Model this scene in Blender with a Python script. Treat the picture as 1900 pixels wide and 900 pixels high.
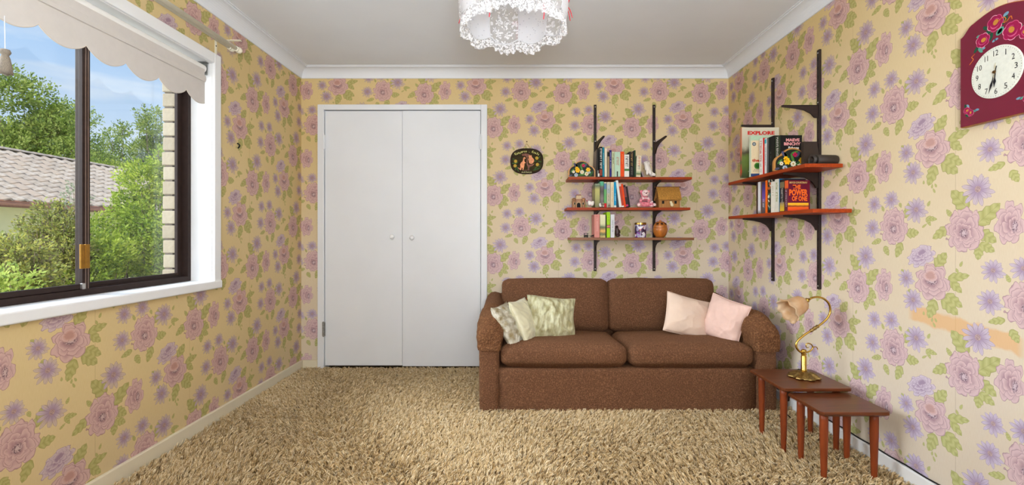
import bpy, bmesh, math, random
from mathutils import Vector, Matrix, Euler, noise
from math import sin, cos, pi, radians, sqrt

for _o in list(bpy.data.objects):
    bpy.data.objects.remove(_o, do_unlink=True)
SC = bpy.context.scene
COL = SC.collection
rnd = random.Random(11)

# ------------------------------------------------------------------ camera, world, sun, lamps, exposure
F = 870.0                                   # focal length in pixels of the 1900 px wide frame
_c = bpy.data.cameras.new('camera')
_c.sensor_width = 36.0
_c.lens = 36.0 * F / 1900.0
_c.shift_x = -10.0 / 1900.0
_c.shift_y = -13.0 / 1900.0
_c.clip_start = 0.02
CAM = bpy.data.objects.new('camera', _c)
CAM.location = (0, 0, 1.04)
CAM.rotation_euler = (pi / 2, 0, 0)
COL.objects.link(CAM)
SC.camera = CAM
SC.view_settings.view_transform = 'Standard'
SC.view_settings.look = 'None'
SC.view_settings.gamma = 1.0
SC.view_settings.exposure = 0.22
SC.cycles.max_bounces = 7
SC.cycles.diffuse_bounces = 4
SC.cycles.glossy_bounces = 3
SC.cycles.transmission_bounces = 6
SC.cycles.transparent_max_bounces = 12


def srgb(r, g, b):
    def f(c):
        c /= 255.0
        return c / 12.92 if c <= 0.04045 else ((c + 0.055) / 1.055) ** 2.4
    return (f(r), f(g), f(b), 1.0)


SKY_STRENGTH = 0.94
SUN_STRENGTH = 4.2
SUN_ANGLE = 12.0
SUN_DIR = Vector((-0.22, 0.75, -0.62))
FILL_POWER = 17.0
WINDOW_POWER = 1250.0
BOUNCE_POWER = 108.0
BULB_POWER = 0.3

W = bpy.data.worlds.new('sky')
SC.world = W
W.use_nodes = True
nt = W.node_tree
nt.nodes.clear()
_tc = nt.nodes.new('ShaderNodeTexCoord')
_sep = nt.nodes.new('ShaderNodeSeparateXYZ')
nt.links.new(_tc.outputs['Generated'], _sep.inputs[0])
_rmp = nt.nodes.new('ShaderNodeValToRGB')
_rmp.color_ramp.elements[0].position = 0.0
_rmp.color_ramp.elements[0].color = srgb(222, 232, 243)
_rmp.color_ramp.elements[1].position = 0.6
_rmp.color_ramp.elements[1].color = srgb(130, 176, 232)
_e = _rmp.color_ramp.elements.new(0.12)
_e.color = srgb(205, 224, 245)
_e = _rmp.color_ramp.elements.new(0.28)
_e.color = srgb(170, 203, 242)
nt.links.new(_sep.outputs[2], _rmp.inputs[0])
_mp = nt.nodes.new('ShaderNodeMapping')
_mp.inputs['Scale'].default_value = (2.2, 2.2, 11.0)
nt.links.new(_tc.outputs['Generated'], _mp.inputs[0])
_nz = nt.nodes.new('ShaderNodeTexNoise')
_nz.inputs['Scale'].default_value = 2.3
_nz.inputs['Detail'].default_value = 6
nt.links.new(_mp.outputs[0], _nz.inputs['Vector'])
_mr = nt.nodes.new('ShaderNodeMapRange')
_mr.inputs[1].default_value = 0.48
_mr.inputs[2].default_value = 0.75
_mr.inputs[4].default_value = 0.75
nt.links.new(_nz.outputs[0], _mr.inputs[0])
_mx = nt.nodes.new('ShaderNodeMix')
_mx.data_type = 'RGBA'
nt.links.new(_mr.outputs[0], _mx.inputs['Factor'])
nt.links.new(_rmp.outputs[0], _mx.inputs[6])
_mx.inputs[7].default_value = srgb(240, 244, 248)
_bg = nt.nodes.new('ShaderNodeBackground')
_bg.inputs[1].default_value = SKY_STRENGTH
nt.links.new(_mx.outputs[2], _bg.inputs[0])
_wo = nt.nodes.new('ShaderNodeOutputWorld')
nt.links.new(_bg.outputs[0], _wo.inputs[0])

_l = bpy.data.lights.new('sun', 'SUN')
_l.energy = SUN_STRENGTH
_l.angle = radians(SUN_ANGLE)
_l.color = (1.0, 0.97, 0.92)
_o = bpy.data.objects.new('sun', _l)
_o.rotation_euler = SUN_DIR.to_track_quat('-Z', 'Y').to_euler()
_o.location = (-6, 0, 6)
COL.objects.link(_o)
# unseen fill lamp added behind the camera, in front of the closed wall
_l = bpy.data.lights.new('rear_fill_lamp', 'AREA')
_l.shape = 'RECTANGLE'
_l.size = 2.6
_l.size_y = 1.7
_l.energy = FILL_POWER
_l.color = (0.97, 0.985, 1.0)
_o = bpy.data.objects.new('rear_fill_lamp', _l)
_o.location = (0.1, -0.95, 1.35)
_o.rotation_euler = (radians(90), 0, 0)
COL.objects.link(_o)

# extra unseen lamp outside, added to strengthen the daylight through the window
_l = bpy.data.lights.new('window_boost_lamp', 'AREA')
_l.shape = 'RECTANGLE'
_l.size = 4.0
_l.size_y = 6.5
_l.energy = WINDOW_POWER
_l.color = (0.91, 0.96, 1.0)
_o = bpy.data.objects.new('window_boost_lamp', _l)
_o.location = (-7.0, 0.3, 4.1)
_o.rotation_euler = Vector((1.0, 0.2, -0.52)).to_track_quat('-Z', 'Y').to_euler()
COL.objects.link(_o)
# unseen lamp added behind the camera, aimed up to brighten the ceiling
_l = bpy.data.lights.new('ceiling_fill_lamp', 'AREA')
_l.shape = 'DISK'
_l.size = 0.7
_l.energy = BOUNCE_POWER
_l.color = (0.85, 0.925, 1.0)
_o = bpy.data.objects.new('ceiling_fill_lamp', _l)
_o.location = (0.1, -0.7, 1.1)
_o.rotation_euler = Vector((0.0, 0.45, 1.0)).to_track_quat('-Z', 'Y').to_euler()
COL.objects.link(_o)

# ------------------------------------------------------------------ helpers
def bx(px, Y):
    return (px - 960.0) * Y / F


def bz(py, Y):
    return 1.04 - (py - 437.0) * Y / F


def link(o, parent=None):
    COL.objects.link(o)
    if parent is not None:
        o.parent = parent
    return o


def tag(o, label=None, cat=None, group=None, kind=None):
    if label:
        o['label'] = label
    if cat:
        o['category'] = cat
    if group:
        o['group'] = group
    if kind:
        o['kind'] = kind
    return o


def thing(name, label, cat, loc=(0, 0, 0), rot=(0, 0, 0), group=None):
    o = bpy.data.objects.new(name, None)
    o.empty_display_size = 0.05
    o.location = loc
    o.rotation_euler = rot
    COL.objects.link(o)
    return tag(o, label, cat, group)


def obj(name, bm, mat, parent=None, smooth=False, kind=None):
    if isinstance(bm, bmesh.types.BMesh):
        me = bpy.data.meshes.new(name)
        bm.normal_update()
        bm.to_mesh(me)
        bm.free()
    else:
        me = bm
    mats = mat if isinstance(mat, (list, tuple)) else [mat]
    if len(me.materials) == 0:
        for m in mats:
            me.materials.append(m)
    if smooth:
        for p in me.polygons:
            p.use_smooth = True
    o = bpy.data.objects.new(name, me)
    link(o, parent)
    if kind:
        o['kind'] = kind
    return o


def copy_tree(o, parent=None):
    c = o.copy()
    COL.objects.link(c)
    c.parent = parent
    for ch in list(o.children):
        copy_tree(ch, c)
    return c


def B():
    return bmesh.new()


def box(bm, x0, x1, y0, y1, z0, z1, bev=0.0, seg=2, mi=0, M=None):
    r = bmesh.ops.create_cube(bm, size=1.0)
    vs = r['verts']
    for v in vs:
        v.co = Vector(((x0 + x1) / 2 + v.co.x * (x1 - x0), (y0 + y1) / 2 + v.co.y * (y1 - y0), (z0 + z1) / 2 + v.co.z * (z1 - z0)))
    if bev > 0:
        es = list({e for v in vs for e in v.link_edges})
        r2 = bmesh.ops.bevel(bm, geom=es, offset=bev, segments=seg, affect='EDGES', profile=0.5)
        vs = list({v for f in r2['faces'] for v in f.verts} | {v for v in vs if v.is_valid})
    if M is not None:
        for v in vs:
            v.co = M @ v.co
    for f in {f for v in vs for f in v.link_faces}:
        f.material_index = mi
    return vs


def lathe(bm, prof, n=24, mod=None, M=None, caps=False, mi=0):
    """prof: list of (r, z); mod(theta, i) -> (dr, dz)"""
    rings = []
    for i, (r, z) in enumerate(prof):
        ring = []
        for k in range(n):
            t = 2 * pi * k / n
            dr, dz = mod(t, i) if mod else (0, 0)
            co = Vector(((r + dr) * cos(t), (r + dr) * sin(t), z + dz))
            ring.append(bm.verts.new(M @ co if M else co))
        rings.append(ring)
    for a, b in zip(rings, rings[1:]):
        for k in range(n):
            f = bm.faces.new((a[k], a[(k + 1) % n], b[(k + 1) % n], b[k]))
            f.material_index = mi
    if caps:
        for ring, rev in ((rings[0], True), (rings[-1], False)):
            f = bm.faces.new(list(reversed(ring)) if rev else ring)
            f.material_index = mi
    return rings


def tube(bm, pts, rad, n=8, caps=True, M=None):
    pts = [Vector(p) for p in pts]
    if not isinstance(rad, (list, tuple)):
        rad = [rad] * len(pts)
    rings = []
    up = None
    for i, p in enumerate(pts):
        d = (pts[min(i + 1, len(pts) - 1)] - pts[max(i - 1, 0)]).normalized()
        if up is None:
            up = Vector((0, 0, 1)) if abs(d.z) < 0.9 else Vector((1, 0, 0))
        a = d.cross(up).normalized()
        up = a.cross(d).normalized()
        ring = []
        for k in range(n):
            t = 2 * pi * k / n
            co = p + (a * cos(t) + up * sin(t)) * rad[i]
            ring.append(bm.verts.new(M @ co if M else co))
        rings.append(ring)
    for a, b in zip(rings, rings[1:]):
        for k in range(n):
            bm.faces.new((a[k], b[k], b[(k + 1) % n], a[(k + 1) % n]))
    if caps:
        bm.faces.new(rings[0])
        bm.faces.new(list(reversed(rings[-1])))


def spline(pts, n=8):
    """Catmull-Rom through pts"""
    P = [Vector(p) for p in pts]
    P = [P[0] * 2 - P[1]] + P + [P[-1] * 2 - P[-2]]
    out = []
    for i in range(1, len(P) - 2):
        for k in range(n):
            t = k / n
            a, b, c, d = P[i - 1], P[i], P[i + 1], P[i + 2]
            out.append(0.5 * ((2 * b) + (-a + c) * t + (2 * a - 5 * b + 4 * c - d) * t * t + (-a + 3 * b - 3 * c + d) * t ** 3))
    out.append(P[-2])
    return out


def prism(bm, outline, y0, y1, mi_side=0, mi_front=0, M=None):
    """outline in (x, z), extruded along y; front is y0"""
    def mk(x, y, z):
        co = Vector((x, y, z))
        return bm.verts.new(M @ co if M else co)
    a = [mk(x, y0, z) for x, z in outline]
    b = [mk(x, y1, z) for x, z in outline]
    n = len(a)
    f = bm.faces.new(a)
    f.material_index = mi_front
    f = bm.faces.new(list(reversed(b)))
    f.material_index = mi_side
    for k in range(n):
        f = bm.faces.new((a[k], b[k], b[(k + 1) % n], a[(k + 1) % n]))
        f.material_index = mi_side
    bmesh.ops.recalc_face_normals(bm, faces=bm.faces)


def disc(bm, cx, cz, rx, rz, rot=0.0, y=0.0, n=10, mi=0, M=None):
    vs = []
    for k in range(n):
        t = 2 * pi * k / n
        a, b = rx * cos(t), rz * sin(t)
        co = Vector((cx + a * cos(rot) - b * sin(rot), y, cz + a * sin(rot) + b * cos(rot)))
        vs.append(bm.verts.new(M @ co if M else co))
    f = bm.faces.new(vs)
    f.material_index = mi
    return f


def soft_box(sx, sy, sz, r, cuts=10, puff=(0, 0, 0), wob=0.0, wscale=6.0, seed=0.0):
    """a rounded, stuffed block centred on the origin"""
    bm = B()
    bmesh.ops.create_cube(bm, size=2.0)
    bmesh.ops.subdivide_edges(bm, edges=bm.edges[:], cuts=cuts, use_grid_fill=True)
    h = Vector((sx / 2, sy / 2, sz / 2))
    off = Vector((seed * 7.1, seed * 3.3, seed))
    for v in bm.verts:
        u = v.co.copy()
        p = Vector((u.x * h.x, u.y * h.y, u.z * h.z))
        q = Vector([max(-h[i] + r, min(h[i] - r, p[i])) for i in range(3)])
        d = p - q
        if d.length > 1e-9:
            p = q + d.normalized() * r
        w = [(1 - u[i] ** 2) for i in range(3)]
        n = Vector((0, 0, 0))
        if abs(u.x) > 0.999:
            n.x += u.x * puff[0] * w[1] ** 0.5 * w[2] ** 0.5
        if abs(u.y) > 0.999:
            n.y += u.y * puff[1] * w[0] ** 0.5 * w[2] ** 0.5
        if abs(u.z) > 0.999:
            n.z += u.z * puff[2] * w[0] ** 0.5 * w[1] ** 0.5
        p += n
        if wob:
            nv = noise.noise_vector(p * wscale + off)
            p += nv * wob
        v.co = p
    return bm


_tm = {}


def text_mesh(s, w, h, bold=0.0):
    """letters fitted to a w x h rectangle centred on the origin, in the local xy plane"""
    cu = bpy.data.curves.new('lettering', 'FONT')
    cu.body = s
    cu.align_x = 'CENTER'
    cu.resolution_u = 2
    cu.offset = bold
    o = bpy.data.objects.new('lettering', cu)
    me = bpy.data.meshes.new_from_object(o)
    bpy.data.objects.remove(o)
    bpy.data.curves.remove(cu)
    xs = [v.co.x for v in me.vertices]
    ys = [v.co.y for v in me.vertices]
    cx, cy = (min(xs) + max(xs)) / 2, (min(ys) + max(ys)) / 2
    kx, ky = w / max(1e-6, max(xs) - min(xs)), h / max(1e-6, max(ys) - min(ys))
    for v in me.vertices:
        v.co = ((v.co.x - cx) * kx, (v.co.y - cy) * ky, 0)
    return me


def basis(ax, ay, loc):
    ax, ay = Vector(ax).normalized(), Vector(ay).normalized()
    az = ax.cross(ay)
    return Matrix(((ax.x, ay.x, az.x, loc[0]), (ax.y, ay.y, az.y, loc[1]), (ax.z, ay.z, az.z, loc[2]), (0, 0, 0, 1)))


def scribble(parent, s, w, h, ax, ay, loc, mat, name='spine_lettering'):
    """printing too small to read: a run of little strokes"""
    rg = random.Random(len(s) * 31 + int(w * 1e5))
    bm = B()
    x = -w / 2
    step = min(h * 0.75, w / max(2, len(s)))
    while x < w / 2 - step * 0.4:
        if rg.random() < 0.14:
            x += step * 0.6
            continue
        q = rg.choice((0, 0, 1, 2))
        for (a, b_, c, d) in (((0, .25, 0, 1), (.25, .8, .8, 1)), ((0, .22, 0, 1), (.58, .8, 0, 1), (.22, .58, .4, .58)), ((0, .8, .8, 1), (.3, .52, 0, .8)))[q]:
            vs = [bm.verts.new((x + u * step, (v - 0.5) * h, 0)) for u, v in ((a, c), (b_, c), (b_, d), (a, d))]
            bm.faces.new(vs)
        x += step
    o = obj(name, bm, mat, parent)
    o.matrix_local = basis(ax, ay, loc)
    return o


def lettering(parent, s, w, h, ax, ay, loc, mat, name='lettering', bold=0.0):
    o = obj(name, text_mesh(s, w, h, bold), mat, parent)
    o.matrix_local = basis(ax, ay, loc)
    return o


# ------------------------------------------------------------------ materials
def M_(name, color, rough=0.6, metal=0.0, var=0.0, vscale=30.0, bump=0.0, bscale=60.0, color2=None, stretch=None,
       spec=None, trans=0.0, sheen=0.0, coat=0.0, detail=3.0):
    m = bpy.data.materials.new(name)
    m.use_nodes = True
    t = m.node_tree
    p = t.nodes['Principled BSDF']
    p.inputs['Roughness'].default_value = rough
    p.inputs['Metallic'].default_value = metal
    if spec is not None:
        p.inputs['Specular IOR Level'].default_value = spec
    if sheen:
        p.inputs['Sheen Weight'].default_value = sheen
    if coat:
        p.inputs['Coat Weight'].default_value = coat
        p.inputs['Coat Roughness'].default_value = 0.2
    c1 = color
    c2 = color2 if color2 else tuple(max(0.0, c * (1 - var)) for c in color[:3]) + (1.0,)
    tc = t.nodes.new('ShaderNodeTexCoord')
    mp = t.nodes.new('ShaderNodeMapping')
    if stretch:
        mp.inputs['Scale'].default_value = stretch
    t.links.new(tc.outputs['Object'], mp.inputs[0])
    nz = t.nodes.new('ShaderNodeTexNoise')
    nz.inputs['Scale'].default_value = vscale
    nz.inputs['Detail'].default_value = detail
    t.links.new(mp.outputs[0], nz.inputs['Vector'])
    mx = t.nodes.new('ShaderNodeMix')
    mx.data_type = 'RGBA'
    mr = t.nodes.new('ShaderNodeMapRange')
    mr.inputs[1].default_value = 0.35
    mr.inputs[2].default_value = 0.65
    t.links.new(nz.outputs[0], mr.inputs[0])
    t.links.new(mr.outputs[0], mx.inputs['Factor'])
    mx.inputs[6].default_value = c1
    mx.inputs[7].default_value = c2
    t.links.new(mx.outputs[2], p.inputs['Base Color'])
    if bump:
        n2 = t.nodes.new('ShaderNodeTexNoise')
        n2.inputs['Scale'].default_value = bscale
        n2.inputs['Detail'].default_value = 4
        t.links.new(mp.outputs[0], n2.inputs['Vector'])
        bp = t.nodes.new('ShaderNodeBump')
        bp.inputs['Strength'].default_value = 1.0
        bp.inputs['Distance'].default_value = bump
        t.links.new(n2.outputs[0], bp.inputs['Height'])
        t.links.new(bp.outputs[0], p.inputs['Normal'])
    if trans:
        tr = t.nodes.new('ShaderNodeBsdfTranslucent')
        t.links.new(mx.outputs[2], tr.inputs[0])
        ms = t.nodes.new('ShaderNodeMixShader')
        ms.inputs[0].default_value = trans
        out = t.nodes['Material Output']
        t.links.new(p.outputs[0], ms.inputs[1])
        t.links.new(tr.outputs[0], ms.inputs[2])
        t.links.new(ms.outputs[0], out.inputs[0])
    return m


_pm = {}


def paint(r, g, b, rough=0.55):
    k = (r, g, b, rough)
    if k not in _pm:
        _pm[k] = M_('print_%d_%d_%d' % (r, g, b), srgb(r, g, b), rough, var=0.06, vscale=90, spec=0.22)
    return _pm[k]


# expression nodes for the printed wallpaper
class X:
    def __init__(s, tree):
        s.t = tree

    def m(s, op, *a):
        n = s.t.nodes.new('ShaderNodeMath')
        n.operation = op
        for i, v in enumerate(a):
            if isinstance(v, (int, float)):
                n.inputs[i].default_value = v
            else:
                s.t.links.new(v, n.inputs[i])
        return n.outputs[0]

    def add(s, a, b): return s.m('ADD', a, b)
    def sub(s, a, b): return s.m('SUBTRACT', a, b)
    def mul(s, a, b): return s.m('MULTIPLY', a, b)
    def mad(s, a, b, c): return s.m('MULTIPLY_ADD', a, b, c)
    def mx(s, a, b): return s.m('MAXIMUM', a, b)
    def mn(s, a, b): return s.m('MINIMUM', a, b)
    def lt(s, a, b): return s.m('LESS_THAN', a, b)
    def lerp(s, a, b, f): return s.mad(s.sub(b, a), f, a)

    def ramp(s, v, a, b, c=0.0, d=1.0, smooth=False):
        n = s.t.nodes.new('ShaderNodeMapRange')
        n.interpolation_type = 'SMOOTHSTEP' if smooth else 'LINEAR'
        for i, q in enumerate((v, a, b, c, d)):
            if isinstance(q, (int, float)):
                n.inputs[i].default_value = q
            else:
                s.t.links.new(q, n.inputs[i])
        return n.outputs[0]

    def vec(s, x, y, z=0.0):
        n = s.t.nodes.new('ShaderNodeCombineXYZ')
        for i, q in enumerate((x, y, z)):
            if isinstance(q, (int, float)):
                n.inputs[i].default_value = q
            else:
                s.t.links.new(q, n.inputs[i])
        return n.outputs[0]

    def xyz(s, v):
        n = s.t.nodes.new('ShaderNodeSeparateXYZ')
        s.t.links.new(v, n.inputs[0])
        return n.outputs[0], n.outputs[1], n.outputs[2]

    def v(s, op, *a):
        n = s.t.nodes.new('ShaderNodeVectorMath')
        n.operation = op
        for i, q in enumerate(a):
            if isinstance(q, tuple):
                n.inputs[i].default_value = q
            else:
                s.t.links.new(q, n.inputs[i])
        return n.outputs['Value'] if op in ('DOT_PRODUCT', 'LENGTH') else n.outputs[0]

    def vmix(s, f, a, b):
        n = s.t.nodes.new('ShaderNodeMix')
        n.data_type = 'VECTOR'
        for k, q in ((0, f), (4, a), (5, b)):
            if isinstance(q, (tuple, float, int)):
                n.inputs[k].default_value = q
            else:
                s.t.links.new(q, n.inputs[k])
        return n.outputs[1]

    def cmix(s, f, a, b):
        n = s.t.nodes.new('ShaderNodeMix')
        n.data_type = 'RGBA'
        for k, q in ((0, f), (6, a), (7, b)):
            if isinstance(q, (tuple, float, int)):
                n.inputs[k].default_value = q
            else:
                s.t.links.new(q, n.inputs[k])
        return n.outputs[2]

    def noise(s, v, scale, detail=0.0):
        n = s.t.nodes.new('ShaderNodeTexNoise')
        n.inputs['Scale'].default_value = scale
        n.inputs['Detail'].default_value = detail
        s.t.links.new(v, n.inputs['Vector'])
        return n.outputs[0], n.outputs[1]


PW, PH = 0.5504, 0.541            # width of a paper column and height of the repeat
CLUSTER = {'C': (0.0, 0.0), 'A': (-0.1388, -0.2051), 'B': (0.2180, -0.2486)}
DAISIES = {'C': [(52, 151, 64)], 'A': [(-124, 3, 45), (-89, -86, 54)], 'B': [(-111, 107, 46), (-11, 121, 47), (-122, -4, 50), (120, 69, 60)]}
LEAVES = {
    'C': [(15, 81, -53, 156, 31), (-53, 57, -73, 84, 10), (-66, 12, -135, -31, 20), (46, 21, 132, 95, 29), (60, -4, 119, -42, 23),
          (58, -50, 52, -108, 19), (60, -47, 113, -75, 19), (81, 19, 95, 47, 8)],
    'A': [(18, 59, 66, 120, 25), (73, 19, 160, 39, 18), (73, 19, 130, -30, 20), (16, -72, -15, -151, 25), (46, -62, 114, -116, 27),
          (63, -44, 132, -84, 22), (-37, -142, -37, -126, 5), (-15, -147, -21, -130, 5), (1, -163, 4, -145, 5), (16, -182, 6, -163, 5),
          (23, -160, 14, -145, 5), (114, 44, 106, 62, 6), (122, 69, 132, 90, 6), (-134, 25, -151, 39, 8), (-98, -43, -121, -68, 10)],
    'B': [(63, 36, 88, 104, 17), (70, -32, 134, -27, 21), (44, -70, 15, -138, 21), (-51, -89, -26, -131, 16), (-70, -60, -129, -79, 13),
          (169, 31, 219, 25, 11), (170, 34, 189, -1, 10), (175, 80, 187, 102, 7), (-54, 71, -67, 98, 8), (34, 103, 44, 81, 8), (149, -7, 172, 8, 5)]}


def wallpaper_material(name, paleness, smear=False):
    m = bpy.data.materials.new(name)
    m.use_nodes = True
    t = m.node_tree
    x = X(t)
    uv = t.nodes.new('ShaderNodeUVMap')
    uv.uv_map = 'paper'
    wx, wy, _ = x.xyz(uv.outputs[0])

    def fold(c):
        a = x.sub(wx, c[0])
        b = x.m('WRAP', a, PW / 2, -PW / 2)
        y = x.sub(wy, c[1])
        y = x.mad(x.sub(a, b), -PH / 2 / PW, y)
        return b, x.m('WRAP', y, PH / 2, -PH / 2)
    loc = {k: fold(c) for k, c in CLUSTER.items()}
    P = {k: x.vec(a, b, 1.0) for k, (a, b) in loc.items()}
    # ---- paper ground
    gn, _ = x.noise(uv.outputs[0], 1.3, 2.0)
    col = x.cmix(x.ramp(gn, 0.35, 0.7), srgb(224, 214, 198), srgb(218, 206, 188))
    fine, _ = x.noise(x.v('MULTIPLY', uv.outputs[0], (600.0, 40.0, 1.0)), 1.0, 1.0)
    col = x.cmix(x.ramp(fine, 0.3, 0.7, 0.0, 0.10), col, srgb(180, 150, 100))
    seam = x.m('ABSOLUTE', x.m('WRAP', x.add(wx, 0.035), PW / 2, -PW / 2))
    col = x.cmix(x.ramp(seam, 0.0004, 0.0014, 0.35, 0.0), col, srgb(120, 90, 60))
    if smear:
        # a rubbed, brownish streak where the print has come off
        fx = x.sub(wx, 0.0)
        nz, _ = x.noise(uv.outputs[0], 14.0, 3.0)
        cl = x.mad(x.sub(fx, smear[0]), smear[2], smear[1])
        dd = x.m('ABSOLUTE', x.sub(wy, cl))
        dd = x.mad(nz, 0.05, dd)
        mk = x.mul(x.ramp(dd, 0.050, 0.062, 1.0, 0.0), x.ramp(x.m('ABSOLUTE', x.sub(fx, smear[0])), smear[3] - 0.03, smear[3], 0.62, 0.0))
        col = x.cmix(mk, col, srgb(224, 172, 108))
    # ---- leaves: the nearest leaf in its own coordinates
    best, bv = None, None
    for k, lst in LEAVES.items():
        for (b0, b1, t0, t1, w) in lst:
            ax, ay = t0 - b0, t1 - b1
            L = sqrt(ax * ax + ay * ay)
            ax, ay = ax / L, ay / L
            mx_, my_ = (b0 + t0) / 2000, (b1 + t1) / 2000
            su, sv = 2000.0 / L, 1000.0 / w
            u = x.v('DOT_PRODUCT', P[k], (ax * su, ay * su, -(mx_ * ax + my_ * ay) * su))
            v = x.v('DOT_PRODUCT', P[k], (-ay * sv, ax * sv, (mx_ * ay - my_ * ax) * sv))
            q = x.vec(u, v, 0.0)
            d = x.v('LENGTH', q)
            if best is None:
                best, bv = d, q
            else:
                c = x.lt(d, best)
                bv = x.vmix(c, bv, q)
                best = x.mn(best, d)
    u, v, _ = x.xyz(bv)
    u = x.mad(u, 0.5, 0.5)
    uc = x.mn(x.mx(u, 0.0), 1.0)
    prof = x.mul(x.m('POWER', uc, 0.45), x.m('POWER', x.sub(1.0, uc), 0.75))
    av = x.m('ABSOLUTE', v)
    tooth = x.m('PINGPONG', x.mad(uc, 3.2, x.mul(av, -0.5)), 0.5)
    prof = x.mul(prof, x.mad(tooth, 1.25, 1.85))
    q = x.m('DIVIDE', av, x.mx(prof, 0.02))
    mask = x.mul(x.lt(q, 1.0), x.mul(x.lt(u, 1.0), x.lt(0.0, u)))
    ink = x.ramp(q, 0.88, 1.0)
    ink = x.mx(ink, x.ramp(av, 0.02, 0.06, 0.35, 0.0))
    ink = x.mx(ink, x.ramp(x.m('PINGPONG', x.mad(uc, 3.4, x.mul(av, -0.75)), 0.5), 0.0, 0.07, 0.22, 0.0))
    lt_ = x.ramp(x.m('PINGPONG', x.mad(uc, 3.4, x.mul(av, -0.75)), 0.5), 0.05, 0.5)
    leafc = x.cmix(lt_, srgb(178, 180, 118), srgb(196, 198, 140))
    leafc = x.cmix(x.mul(ink, 0.7), leafc, srgb(124, 122, 72))
    col = x.cmix(mask, col, leafc)
    mask_leaf = mask

    # ---- daisies
    best, bv = None, None
    for k, lst in DAISIES.items():
        for (cx, cy, r) in lst:
            q = x.v('MULTIPLY_ADD', P[k], (1000.0 / r, 1000.0 / r, 0.0), (-cx / r, -cy / r, 0.0))
            d = x.v('LENGTH', q)
            if best is None:
                best, bv = d, q
            else:
                c = x.lt(d, best)
                bv = x.vmix(c, bv, q)
                best = x.mn(best, d)
    dx, dy, _ = x.xyz(bv)
    th = x.m('ARCTAN2', dy, dx)
    r = best
    mask_daisy = x.ramp(best, 0.45, 0.6, 1.0, 0.0)
    for (n, ph, Ls) in ((11, 0.5, 0.90), (12, 0.0, 1.0)):
        a = x.mad(th, n / (2 * pi), ph + 20.0)
        idn = x.m('FLOOR', a)
        f = x.m('ABSOLUTE', x.sub(x.sub(a, idn), 0.5))
        wn = t.nodes.new('ShaderNodeTexWhiteNoise')
        wn.noise_dimensions = '1D'
        t.links.new(idn, wn.inputs['W'])
        ll = x.mad(wn.outputs[0], 0.30, Ls - 0.22)
        uu = x.m('DIVIDE', r, ll)
        wid = x.mul(x.mul(x.m('POWER', x.mx(uu, 0.001), 0.7), x.sub(1.0, x.m('POWER', x.mn(uu, 1.0), 6.0))), 0.195)
        lat = x.mul(x.mul(f, 2 * pi / n), r)
        q = x.m('DIVIDE', lat, x.mx(wid, 0.004))
        msk = x.mul(x.lt(q, 1.0), x.lt(uu, 1.0))
        pin = x.mx(x.ramp(q, 0.72, 0.95), x.ramp(uu, 0.93, 1.0))
        c = x.cmix(x.ramp(uu, 0.15, 0.7), srgb(166, 146, 178), srgb(204, 192, 214))
        c = x.cmix(x.ramp(q, 0.0, 0.25, 0.25, 0.0), c, srgb(150, 128, 160))
        c = x.cmix(x.mul(pin, 0.62), c, srgb(122, 102, 126))
        col = x.cmix(msk, col, c)
    dot, _ = x.noise(bv, 22.0, 0.0)
    dc = x.cmix(x.ramp(dot, 0.42, 0.58), srgb(146, 120, 134), srgb(210, 188, 178))
    col = x.cmix(x.ramp(r, 0.16, 0.20, 0.9, 0.0), col, dc)

    # ---- peony-like blooms: scalloped rings of petals
    masks = []

    def bloom(col, vec, rings, light, dark, inkc, centre, wob=0.16):
        """rings: (n, R, phase, depth, cx, cy, sx, sy) outer to inner"""
        _, nc = x.noise(x.v('ADD', vec, (3.7, 1.3, 0.0)), 2.6, 1.0)
        vv = x.v('ADD', vec, x.v('MULTIPLY_ADD', nc, (wob * 2, wob * 2, 0.0), (-wob, -wob, 0.0)))
        tone, msk = None, None
        for (n, R, ph, dep, cx, cy, sx, sy) in rings:
            p = x.v('MULTIPLY_ADD', vv, (1.0 / (R * sx), 1.0 / (R * sy), 0.0), (-cx / (R * sx), -cy / (R * sy), 0.0))
            px, py, _z = x.xyz(p)
            rr = x.v('LENGTH', p)
            a = x.m('ABSOLUTE', x.m('COSINE', x.mad(x.m('ARCTAN2', py, px), n / 2.0, ph)))
            rad = x.mad(x.m('POWER', a, 0.55), dep, 1.0 - dep)
            q = x.m('DIVIDE', rr, rad)
            k = x.lt(q, 1.0)
            tn = x.ramp(q, 0.50, 0.88, 0.30, 1.0)
            line = x.mx(x.ramp(q, 0.945, 1.0), x.mul(x.ramp(a, 0.02, 0.12, 1.0, 0.0), x.ramp(q, 0.35, 0.7)))
            tn = x.mul(tn, x.mad(line, -0.92, 1.0))
            tone = x.mul(tn, k) if tone is None else x.lerp(tone, tn, k)
            msk = k if msk is None else x.mx(msk, k)
        c = x.cmix(x.ramp(tone, 0.38, 1.0), dark, light)
        c = x.cmix(x.ramp(tone, 0.0, 0.38, 0.8, 0.0), c, inkc)
        if centre:
            cx, cy, cr, sq = centre
            p = x.v('MULTIPLY_ADD', vec, (1.0 / cr, 1.0 / cr / sq, 0.0), (-cx / cr, -cy / cr / sq, 0.0))
            rr = x.v('LENGTH', p)
            sp, _ = x.noise(vec, 15.0, 0.0)
            cc = x.cmix(x.ramp(sp, 0.44, 0.56), srgb(118, 96, 112), srgb(206, 186, 196))
            cc = x.cmix(x.ramp(rr, 0.3, 0.42, 1.0, 0.0), cc, srgb(212, 196, 206))
            c = x.cmix(x.ramp(x.mad(sp, 0.5, rr), 0.95, 1.3, 0.9, 0.0), c, cc)
        masks.append(msk)
        return x.cmix(msk, col, c)

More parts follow.
